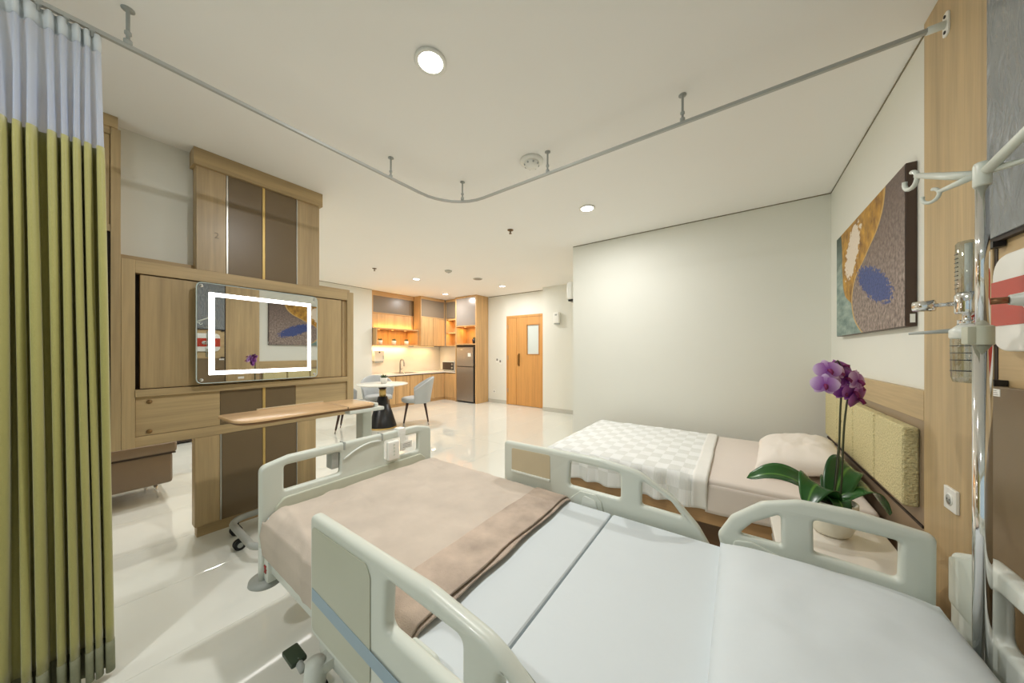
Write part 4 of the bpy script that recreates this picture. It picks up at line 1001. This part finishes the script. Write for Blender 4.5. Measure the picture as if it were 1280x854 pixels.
# IV pole in the head corner socket
ivx, ivy = 0.476, 1.268
t = thing('iv_pole', 'chrome drip pole with pale plastic hooks at the bed head', 'IV pole', (ivx, ivy, 0.43))
bm = bmesh.new(); lathe(bm, [(0, 0.40), (0.0142, 0.40), (0.0142, 1.32), (0, 1.32)], (ivx, ivy, 0), 24); obj('lower_tube', bm, M['chrome'], t, smooth=True)
bm = bmesh.new(); lathe(bm, [(0, 1.32), (0.0105, 1.32), (0.0105, 1.71), (0, 1.71)], (ivx, ivy, 0), 24); obj('upper_tube', bm, M['chrome'], t, smooth=True)
bm = bmesh.new(); lathe(bm, [(0.0143, 1.315), (0.0175, 1.317), (0.0175, 1.36), (0.0143, 1.362), (0.0106, 1.362)], (ivx, ivy, 0), 24)
box(bm, ivx - 0.026, ivx - 0.01, ivy - 0.012, ivy + 0.016, 1.318, 1.360, b=0.003); obj('height_clamp', bm, M['bedpl2'], t, smooth=True)
bm = bmesh.new(); lathe(bm, [(0, 1.695), (0.0125, 1.695), (0.014, 1.70), (0.014, 1.745), (0.012, 1.752), (0, 1.752)], (ivx, ivy, 0), 20); hub = obj('hook_hub', bm, M['bedpl'], t, smooth=True)
for ang, ln, z1, s_ in ((104, 0.19, 1.82, 1.0), (128, 0.075, 1.72, 0.7), (-76, 0.19, 1.82, 1.0), (-52, 0.075, 1.72, 0.7)):
    d = Vector((math.cos(math.radians(ang)), math.sin(math.radians(ang)), 0)); c = Vector((ivx, ivy, 1.728))
    e = c + d * ln + Vector((0, 0, z1 - 1.728))
    bm = bmesh.new()
    pts = [c + d * 0.012, c + d * ln * 0.5 + Vector((0, 0, (z1 - 1.728) * 0.45)), e]
    tube(bm, pts, [0.009 * s_ + 0.002, 0.0075 * s_ + 0.002, 0.006 * s_ + 0.001], 10)
    R = 0.024 * s_
    rg_ = []
    for k in range(13):
        a = PI * 0.55 + k * (PI * 1.55) / 12
        rg_.append(e + d * (R * 0.9 + R * math.cos(a)) + Vector((0, 0, R * math.sin(a) - R * 0.2)))
    tube(bm, rg_, 0.0055 * s_ + 0.0005, 8)
    obj('hook_arm', bm, M['bedpl'], hub, smooth=True)

# mattress, pillow, blanket
def soft_top(x0, x1, y0, y1, z0, z1, r, seed, amp=0.003, nx=40, ny=40):
    bm = B(x0, x1, y0, y1, z0, z1, b=r, seg=4)
    return bm
t = thing('mattress', 'hospital bed mattress under a smooth white sheet', 'mattress', (-0.6, 0.95, 0.433))
obj('foot_section', B(-1.672, -0.4585, 0.492, 1.405, 0.434, 0.574, b=0.010, seg=3), M['sheet'], t, smooth=True)
obj('head_section', B(-0.4520, 0.457, 0.492, 1.405, 0.434, 0.574, b=0.010, seg=3), M['sheet'], t, smooth=True)
obj('crease_shade', B(-0.4584, -0.4521, 0.50, 1.398, 0.44, 0.556), mat('sheet_crease_shade', (150, 156, 156), 0.8), t)  # grey strip in the groove, painted as the crease's shadow
# pillow: wide and flat, rounded over to the head end
bm = bmesh.new()
def pil_f(u, v, s):
    a = 2 * u - 1; b = 2 * v - 1
    fx_ = max(0, 1 - abs(a) ** 3.2) ** 0.55; fy_ = max(0, 1 - abs(b) ** 3.2) ** 0.55
    x_ = -0.052 + 0.505 * u; y_ = 0.50 + 0.895 * v
    hgt = 0.072 * fx_ * fy_ + 0.006 * noise.noise(Vector((a * 2.5, b * 2.5, 4))) * fx_ * fy_
    hgt += 0.004 * fx_ * fy_ * noise.noise(Vector((a * 3, b * 9, 1)))
    return Vector((x_, y_, 0.5755 + (hgt + 0.018 if s else 0.0)))
grid(bm, 40, 48, lambda u, v: pil_f(u, v, 1)); 
top_n = len(bm.verts)
grid(bm, 40, 48, lambda u, v: pil_f(u, v, 0))
# side band
bm.verts.ensure_lookup_table()
def idx(i, j): return i * 49 + j
ringi = [(i, 0) for i in range(40)] + [(40, j) for j in range(48)] + [(i, 48) for i in range(40, 0, -1)] + [(0, j) for j in range(48, 0, -1)]
for k in range(len(ringi)):
    a, b = ringi[k], ringi[(k + 1) % len(ringi)]
    bm.faces.new((bm.verts[idx(*a)], bm.verts[idx(*b)], bm.verts[top_n + idx(*b)], bm.verts[top_n + idx(*a)]))
bmesh.ops.recalc_face_normals(bm, faces=bm.faces)
tag(obj('pillow', bm, M['sheet'], smooth=True, ang=50), 'wide flat white pillow at the head of the hospital bed', 'pillow')

# taupe blanket: cross-section from far tuck over the top, down the near side
t = thing('blanket', 'taupe plush blanket spread over the foot of the hospital bed', 'blanket', (-1.15, 0.95, 0.58))
def section(s, lift):
    P = [(1.408, 0.48), (1.412, 0.560), (1.402, 0.582), (1.36, 0.588), (0.95, 0.592), (0.56, 0.590), (0.515, 0.585), (0.484, 0.560), (0.474, 0.50), (0.484, 0.41), (0.500, 0.385)]
    L = [0]
    for a, b in zip(P, P[1:]): L.append(L[-1] + math.hypot(b[0] - a[0], b[1] - a[1]))
    q = s * L[-1]
    for i in range(len(P) - 1):
        if q <= L[i + 1] + 1e-9:
            f_ = (q - L[i]) / (L[i + 1] - L[i]); break
    y_ = P[i][0] + (P[i + 1][0] - P[i][0]) * f_; z_ = P[i][1] + (P[i + 1][1] - P[i][1]) * f_
    nz = 1.0 if 0.5 < y_ < 1.4 else 0.0
    return y_ - (0 if nz else (lift if y_ < 0.9 else -lift)) , z_ + (lift if nz else 0)
def bl(x0, x1, lift, amp, seed, wav=0.0):
    bm = bmesh.new()
    def fn(u, v):
        y_, z_ = section(v, lift)
        x_ = x0 + (x1 - x0) * u
        if u > 0.99 or x1 > -0.7: x_ += wav * noise.noise(Vector((0.3, y_ * 5, seed))) * u
        if u < 0.06 : z_ -= 0.02 * (1 - u / 0.06) ** 2 if z_ > 0.56 else 0
        w = amp * (noise.noise(Vector((x_ * 5, y_ * 5, seed))) + 0.6 * noise.noise(Vector((x_ * 12 + y_ * 6, y_ * 12 - x_ * 5, seed + 3))) + 0.5 * noise.noise(Vector((x_ * 30 + y_ * 22, y_ * 30 - x_ * 9, seed + 6))))
        rd = (1 - abs(noise.noise(Vector((x_ * 3.2 + y_ * 2.2, y_ * 5.5 - x_ * 1.2, seed + 8)))) * 2.2)
        cr = max(0, rd) ** 5 * (0.35 + 1.2 * max(0, 1 - math.hypot(x_ + 1.55, y_ - 0.65) / 0.6))
        w += amp * 1.8 * cr * (1 if seed == 1 else 0.5)
        if 0.5 < y_ < 1.395: z_ += w + amp
        else: y_ -= abs(w) * 0.8 if y_ < 0.9 else 0
        return Vector((x_, y_, z_))
    grid(bm, 90, 150, fn)
    return bm
o = obj('spread', bl(-1.683, -0.815, 0.002, 0.0046, 1), M['blanket'], t, smooth=True, ang=80); thick(o, 0.006)
o = obj('turned_band', bl(-0.845, -0.672, 0.010, 0.003, 5, 0.012), M['blanket2'], t, smooth=True, ang=80); thick(o, 0.007)
o = obj('under_layer', bl(-0.86, -0.660, 0.0005, 0.0012, 9, 0.014), M['blanket2'], t, smooth=True, ang=80); thick(o, 0.005)

# hand control hooked over the footboard
t = thing('call_handset', 'white handset holder hooked over the footboard top bar', 'handset', (-1.70, 1.17, 0.66))
obj('hook', B(-1.732, -1.676, 1.155, 1.205, 0.775, 0.828, b=0.008), M['white'], t, smooth=True)
obj('strap', B(-1.684, -1.674, 1.165, 1.198, 0.69, 0.80, b=0.003), M['white'], t)
obj('handset_body', B(-1.690, -1.662, 1.075, 1.15, 0.655, 0.765, b=0.010, seg=3), M['white'], t, smooth=True)
obj('tag_plate', B(-1.674, -1.670, 1.17, 1.245, 0.70, 0.742, b=0.001), M['white'], t)
bm = bmesh.new()
for k in range(3): box(bm, -1.6702, -1.6695, 1.178, 1.236, 0.708 + 0.010 * k, 0.711 + 0.010 * k)
obj('tag_print', bm, mat('grey_ink', (130, 130, 130), 0.6), t)
for y_, z_ in ((1.1125, 0.745), (1.1125, 0.725), (1.1125, 0.705), (1.1125, 0.685)):
    bm = bmesh.new(); tube(bm, [(-1.662, y_, z_), (-1.659, y_, z_)], 0.006, 10); obj('button', bm, M['bedpl'], t)

# ================================================================== OVERBED TABLE
t = thing('overbed_table', 'beech topped overbed table on a grey wheeled base at the bed foot', 'overbed table', (-2.5, 1.0, 0))
ot = fillet([(-2.63, 0.51, 0.06), (-2.28, 0.53, 0.12), (-2.28, 1.36, 0.03), (-2.63, 1.36, 0.03)], 0.05, 8)
def slab(loop, z0, z1, bev=0.004):
    bm = plate(loop, [], 'XZ', 0, z1 - z0, bev, 2)
    for v in bm.verts: v.co = Vector((v.co.x, v.co.z, z0 + v.co.y))
    bmesh.ops.recalc_face_normals(bm, faces=bm.faces); return bm
obj('top', slab(fillet([(-2.64, 0.515, 0.05), (-2.27, 0.535, 0.13), (-2.27, 1.145, 0.002), (-2.64, 1.145, 0.002)], 0.05, 8), 0.886, 0.902), M['table_oak'], t, smooth=True)
obj('top', slab(fillet([(-2.64, 1.151, 0.002), (-2.27, 1.151, 0.002), (-2.27, 1.36, 0.04), (-2.64, 1.36, 0.04)], 0.01, 8), 0.886, 0.902), M['table_oak'], t, smooth=True)
obj('joint_line', B(-2.638, -2.272, 1.1448, 1.1512, 0.887, 0.8995), M['dark'], t)
obj('edge_lip', B(-2.645, -2.632, 0.72, 1.14, 0.90, 0.912, b=0.003), mat('lip_beige', (206, 186, 152), 0.4), t)
obj('under_edge', slab(fillet([(-2.632, 0.53, 0.05), (-2.278, 0.55, 0.12), (-2.278, 1.352, 0.03), (-2.632, 1.352, 0.03)], 0.05, 8), 0.870, 0.886), wood('table_under', (150, 116, 80), 'Y'), t)
obj('support_beam', B(-2.35, -2.265, 1.16, 1.43, 0.842, 0.869, b=0.008), M['bedlt'], t)
obj('end_handle', B(-2.62, -2.29, 1.365, 1.395, 0.86, 0.90, b=0.012, seg=3), M['bedlt'], t, smooth=True)
obj('column', B(-2.51, -2.40, 1.33, 1.405, 0.10, 0.85, b=0.010), M['bedpl'], t)
obj('column_sleeve', B(-2.52, -2.39, 1.32, 1.415, 0.08, 0.45, b=0.010), M['greyplast'], t)
ub = [(-2.36, 1.38, 0.10), (-2.36, 0.74, 0.10)]
for k in range(1, 7):
    a = -k * PI / 2 / 6; ub.append((-2.46 + 0.10 * math.cos(a), 0.74 + 0.10 * math.sin(a), 0.10))
ub += [(-2.80, 0.64, 0.10)]
for k in range(1, 7):
    a = -PI / 2 - k * PI / 2 / 6; ub.append((-2.82 + 0.10 * math.cos(a), 0.74 + 0.10 * math.sin(a), 0.10))
ub += [(-2.92, 1.38, 0.10), (-2.36, 1.38, 0.10)]
bm = bmesh.new(); tube(bm, ub, 0.021, 12); obj('base_tube', bm, M['greyplast'], t, smooth=True)
for x_, y_ in ((-2.66, 0.645), (-2.89, 0.68), (-2.36, 1.36), (-2.92, 1.36)):
    bm = bmesh.new(); tube(bm, [(x_, y_, 0.045), (x_, y_, 0.10)], 0.008, 8); cs = obj('caster_stem', bm, M['black'], t)
    for dx in (-0.013, 0.013):
        bm = bmesh.new(); tube(bm, [(x_ + dx - 0.007, y_ - 0.01, 0.033), (x_ + dx + 0.007, y_ - 0.01, 0.033)], 0.033, 20); wh = obj('wheel', bm, M['rubber'], cs, smooth=True)
    bm = bmesh.new(); tube(bm, [(x_ + 0.0205, y_ - 0.01, 0.033), (x_ + 0.023, y_ - 0.01, 0.033)], 0.016, 16); obj('wheel_hub', bm, M['greyplast'], cs)

# ================================================================== GUEST BED
GX0, GX1, GY0, GY1, GZ = -1.34, 0.59, 2.38, 3.66, 0.478
t = thing('guest_bed', 'low oak guest bed base against the headboard wall', 'bed', (-0.4, 3.03, 0))
obj('base', B(GX0 + 0.02, GX1, GY0 + 0.02, GY1 - 0.02, 0.18, 0.29, b=0.004), wood('oak_bed_base', (172, 136, 92), 'X'), t)
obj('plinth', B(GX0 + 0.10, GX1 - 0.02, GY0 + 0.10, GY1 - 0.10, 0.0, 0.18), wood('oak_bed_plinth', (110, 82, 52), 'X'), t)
t = thing('guest_mattress', 'guest bed mattress in pale pink linen sheet', 'mattress', (-0.4, 3.03, 0.29))
bm = B(GX0, GX1, GY0, GY1, 0.291, GZ, b=0.03, seg=4)
obj('sheeted_body', bm, M['linen'], t, smooth=True)
bm = bmesh.new()
def hem(u, v):
    x_ = -0.17 + u * 0.74; z_ = 0.27 + v * (GZ - 0.03 - 0.27)
    return Vector((x_, GY0 - 0.004 - 0.008 * (1 - v) * (0.5 + noise.noise(Vector((x_ * 7, z_ * 3, 0)))), z_ - 0.02 * (1 - v) * noise.noise(Vector((x_ * 4, 1, 1)))))
grid(bm, 40, 8, hem); o = obj('sheet_overhang', bm, M['linen'], t, smooth=True, ang=80); thick(o, 0.004)
# throw
bm = bmesh.new()
TX0, TX1 = GX0 - 0.012, -0.155
def thr(u, v):
    # v: far edge (0) over the top, down near side (1); u: foot to head
    Lf, Lt, Ln = 0.10, GY1 - GY0 + 0.02, 0.205
    tot = Lf + Lt + Ln; q = v * tot
    x_ = TX0 + (TX1 - TX0) * u
    ztop = GZ + 0.008
    if q < Lf: y_, z_ = GY1 + 0.010, ztop - (Lf - q)
    elif q < Lf + Lt: y_, z_ = GY1 + 0.010 - (q - Lf), ztop
    else: y_, z_ = GY0 - 0.012, ztop - (q - Lf - Lt)
    # round the long edges
    for ye, sg in ((GY1 + 0.010, 1), (GY0 - 0.012, -1)):
        dd = abs(y_ - ye); dz = ztop - z_
        if dd < 0.03 and dz < 0.03:
            k = (0.03 - dd if dz == 0 else 0.03 - dz) / 0.03
            y_ -= sg * 0.009 * k; z_ -= 0.009 * k
    w = 0.006 * noise.noise(Vector((x_ * 6, y_ * 6, 2))) + 0.005 * noise.noise(Vector((x_ * 17, y_ * 13, 5)))
    if z_ < ztop - 0.02: y_ += (-1 if y_ < 3 else 1) * (0.010 + 0.022 * math.sin(x_ * 38 + 2 * noise.noise(Vector((x_ * 4, 0, 0)))) * (ztop - z_) / 0.2) + w
    else: z_ += w + 0.004
    x_ += 0.01 * noise.noise(Vector((y_ * 3, 4, z_ * 4))) * u
    if u < 0.05: z_ -= 0.03 * (1 - u / 0.05) ** 2 * (1 if z_ > ztop - 0.02 else 0.3)
    return Vector((x_, y_, z_))
grid(bm, 90, 90, thr, lambda u, v: (u * 15, v * 15))
t = thing('throw', 'white and pale grey checked throw over the foot of the guest bed', 'throw', (-0.75, 3.02, GZ))
o = obj('checked_cloth', bm, M['throw'], t, smooth=True, ang=80); thick(o, 0.006)
bm = bmesh.new(); grid(bm, 6, 90, lambda u, v: thr(0.93 + 0.068 * u, v) + Vector((0, 0, 0.004 if 0.08 < v < 0.86 else 0)) + Vector((0, -0.004 if v > 0.86 else 0, 0)))
o = obj('end_border', bm, mat('throw_border', (232, 231, 226), 0.85, var=0.03), t, smooth=True, ang=80); thick(o, 0.005)
bm = bmesh.new()
def footdrop(u, v):
    y_ = GY0 - 0.01 + (GY1 - GY0 + 0.02) * u; z_ = 0.29 + v * (GZ - 0.022 - 0.29)
    return Vector((TX0 - 0.004 - 0.008 * (1 - v) * (1 + noise.noise(Vector((y_ * 7, z_, 0)))), y_, z_))
grid(bm, 50, 8, footdrop, lambda u, v: (u * 12, v * 2)); o = obj('foot_drop', bm, M['throw'], t, smooth=True, ang=80); thick(o, 0.005)
# guest pillow
bm = pillow_bm(0.46, 0.80, 0.18, 40, 0.012, 3, 3.0)
o = tag(obj('pillow', bm, mat('pale_linen', (230, 222, 213), 0.85, var=0.02, bump=0.12, bscale=22), smooth=True, ang=70), 'pale pink linen pillow on the guest bed', 'pillow')
o.location = (0.355, 3.0, GZ + 0.022); o.rotation_euler = (0, math.radians(-9), math.radians(-4))
# second pillow end showing behind the plant
# ================================================================== NIGHTSTAND, ORCHID
t = thing('nightstand', 'low pale stone topped bedside cabinet between the two beds', 'nightstand', (0.345, 1.88, 0))
obj('top', B(0.13, 0.525, 1.70, 2.06, 0.465, 0.495, b=0.004), M['stone'], t)
obj('body', B(0.16, 0.515, 1.715, 2.045, 0.04, 0.464, b=0.003), M['oakz'], t)
for z in (0.06, 0.265):
    d_ = obj('drawer', B(0.144, 0.159, 1.72, 2.04, z, z + 0.19, b=0.002), M['oaky'], t)
    obj('handle', B(0.132, 0.144, 1.81, 1.95, z + 0.15, z + 0.165, b=0.003), M['steel'], d_)
obj('foot_plinth', B(0.18, 0.505, 1.74, 2.02, 0, 0.039), M['dark'], t)

ox, oy, oz = 0.335, 1.955, 0.4955
t = thing('orchid', 'purple orchid with broad green leaves in a cream pot', 'orchid', (ox, oy, oz))
bm = bmesh.new(); lathe(bm, [(0, 0), (0.048, 0), (0.062, 0.012), (0.078, 0.05), (0.082, 0.095), (0.080, 0.125), (0.086, 0.132), (0.086, 0.150), (0.078, 0.152), (0.074, 0.135), (0, 0.135)], seg=32)
obj('pot', bm, M['pot'], t, world=False, smooth=True)
bm = bmesh.new(); lathe(bm, [(0.0735, 0.134), (0.05, 0.142), (0, 0.145)], seg=20); obj('bark', bm, M['soil'], t, world=False, smooth=True)
CR = Vector((math.cos(YAW), math.sin(YAW), 0)); CB = Vector((math.sin(YAW), -math.cos(YAW), 0))  # across / towards the bed foot corner of the room
def leaf(dirv, ln, wd, rise, droop, twist=0.0):
    d = Vector(dirv).normalized(); side = d.cross(Vector((0, 0, 1))).normalized(); base = Vector((0, 0, 0.14)) + d * 0.012
    bm = bmesh.new()
    def fn(u, v):
        c = base + d * ln * (u - 0.12 * u * u * droop) + Vector((0, 0, rise * math.sin(min(1, u * 1.15) * PI * 0.62) - droop * 0.16 * u ** 2.6))
        w = wd * (math.sin(PI * min(1, 0.10 + 0.90 * u ** 0.85)) ** 0.62 if u < 0.999 else 0.0) + (0.006 if u < 0.999 else 0)
        s = (v * 2 - 1)
        up = Vector((0, 0, 1))
        return c + (side * math.cos(twist) + up * math.sin(twist)) * s * w + up * (0.30 * w * s * s)
    grid(bm, 18, 8, fn, lambda u, v: (v, u))
    o = obj('leaf', bm, M['leaf'], t, world=False, smooth=True, ang=80)
    md = o.modifiers.new('thick', 'SOLIDIFY'); md.thickness = 0.0022
leaf(-CR * 1.0 - CB * 0.55, 0.30, 0.052, 0.10, 0.30, 0.45)
leaf(-CR * 0.9 + CB * 0.4, 0.21, 0.060, 0.12, 0.60, 0.35)
leaf(CR * 0.62 - CB * 0.25, 0.23, 0.058, 0.14, 0.25, -0.6)
leaf(CR * 1.0 + CB * 0.1, 0.25, 0.052, 0.10, 0.9, -0.3)
leaf(CR * 0.9 - CB * 0.8, 0.24, 0.034, 0.10, 1.0, 0)
leaf(-CR * 0.3 + CB * 0.7, 0.12, 0.03, 0.05, 0.6, 0)
for k, (dx, top) in enumerate(((0.0, 0.66), (0.012, 0.62))):
    bm = bmesh.new(); pts = []
    for i in range(11):
        u = i / 10
        pts.append(CR * (dx + 0.012 + 0.045 * u) + CB * (0.01 * k) + Vector((0, 0, 0.14 + (top - 0.14) * u)) + CR * 0.006 * math.sin(u * 5 + k))
    tube(bm, pts, [0.0036] * 11, 8); obj('stem', bm, mat('orchid_stem', (66, 70, 44), 0.5), t, world=False, smooth=True)
bm = bmesh.new(); tube(bm, [CR * 0.02 - CB * 0.01 + Vector((0, 0, 0.14)), CR * 0.045 + Vector((0, 0, 0.5))], 0.002, 6); obj('support_wire', bm, M['black'], t, world=False)
# arching spray
sp_pts = [CR * 0.057 + Vector((0, 0, 0.655)), CR * 0.05 + CB * 0.01 + Vector((0, 0, 0.72)), CR * 0.0 + CB * 0.03 + Vector((0, 0, 0.765)), -CR * 0.06 + CB * 0.05 + Vector((0, 0, 0.735)), -CR * 0.10 + CB * 0.06 + Vector((0, 0, 0.69))]
bm = bmesh.new(); tube(bm, sp_pts, [0.0034, 0.003, 0.003, 0.0025, 0.002], 8); obj('stem', bm, mat('orchid_stem', (66, 70, 44)), t, world=False, smooth=True)
def blossom(c, face, s, m, spin=0.0):
    """one orchid flower: two round petals, three sepals, a dark lip"""
    fz = Vector(face).normalized(); ax = fz.cross(Vector((0, 0, 1))).normalized(); ay = ax.cross(fz).normalized()
    q = Matrix.Rotation(spin, 3, fz); ax = q @ ax; ay = q @ ay
    bm = bmesh.new()
    def pet(ang, ln, wd, cup):
        d = ax * math.cos(ang) + ay * math.sin(ang); e = fz.cross(d)
        def fn(u, v):
            w = wd * (math.sin(PI * (0.06 + 0.94 * u) ** 0.8) ** 0.55 if u < 0.999 else 0.02)
            k = 2 * v - 1
            return c + d * ln * u + e * w * k + fz * (cup * ln * u * u - 0.15 * w * k * k + 0.004)
        grid(bm, 8, 6, fn, lambda u, v: (v, u))
    pet(math.radians(10), s, s * 0.62, -0.10); pet(math.radians(170), s, s * 0.62, -0.10)
    pet(math.radians(90), s * 0.95, s * 0.36, -0.22); pet(math.radians(-50), s * 0.9, s * 0.34, -0.25); pet(math.radians(-130), s * 0.9, s * 0.34, -0.25)
    b = obj('blossom', bm, m, t, world=False, smooth=True, ang=80)
    bm = bmesh.new()
    tube(bm, [c + fz * 0.002, c + fz * s * 0.25 - ay * s * 0.08, c + fz * s * 0.42 - ay * s * 0.30, c + fz * s * 0.34 - ay * s * 0.48], [s * 0.10, s * 0.15, s * 0.12, s * 0.03], 8)
    obj('lip', bm, M['lip'], b, world=False, smooth=True)
L_, P_ = M['petal_lilac'], M['petal_purple']
for (a, b_, h, fa, fu, s, m, sp) in (
        (-0.072, 0.06, 0.725, -0.35, 0.35, 0.052, L_, 0.1), (-0.095, 0.07, 0.665, -0.55, 0.1, 0.050, L_, -0.1), (-0.030, 0.055, 0.715, 0.1, 0.3, 0.046, L_, 0.4),
        (-0.046, 0.06, 0.668, 0.2, 0.0, 0.042, L_, 0.2), (0.012, 0.05, 0.690, -0.1, 0.25, 0.048, P_, 0.2), (0.030, 0.02, 0.740, 0.2, 0.9, 0.046, P_, 0.0),
        (0.058, 0.055, 0.680, 0.25, 0.1, 0.052, L_, -0.3), (0.045, 0.05, 0.635, 0.1, -0.2, 0.052, P_, 0.2), (0.085, 0.03, 0.655, 0.6, 0.0, 0.050, P_, 0.0),
        (0.070, 0.045, 0.605, 0.3, -0.3, 0.054, P_, 0.5), (0.018, 0.04, 0.632, -0.4, -0.2, 0.042, P_, 0.1), (0.075, 0.01, 0.712, 0.5, 0.7, 0.046, P_, 0.3), (0.020, -0.01, 0.70, -0.2, 0.6, 0.045, P_, 0.3)):
    blossom(CR * a + CB * b_ + Vector((0, 0, h)), CB + CR * fa + Vector((0, 0, fu)), s, m, sp)
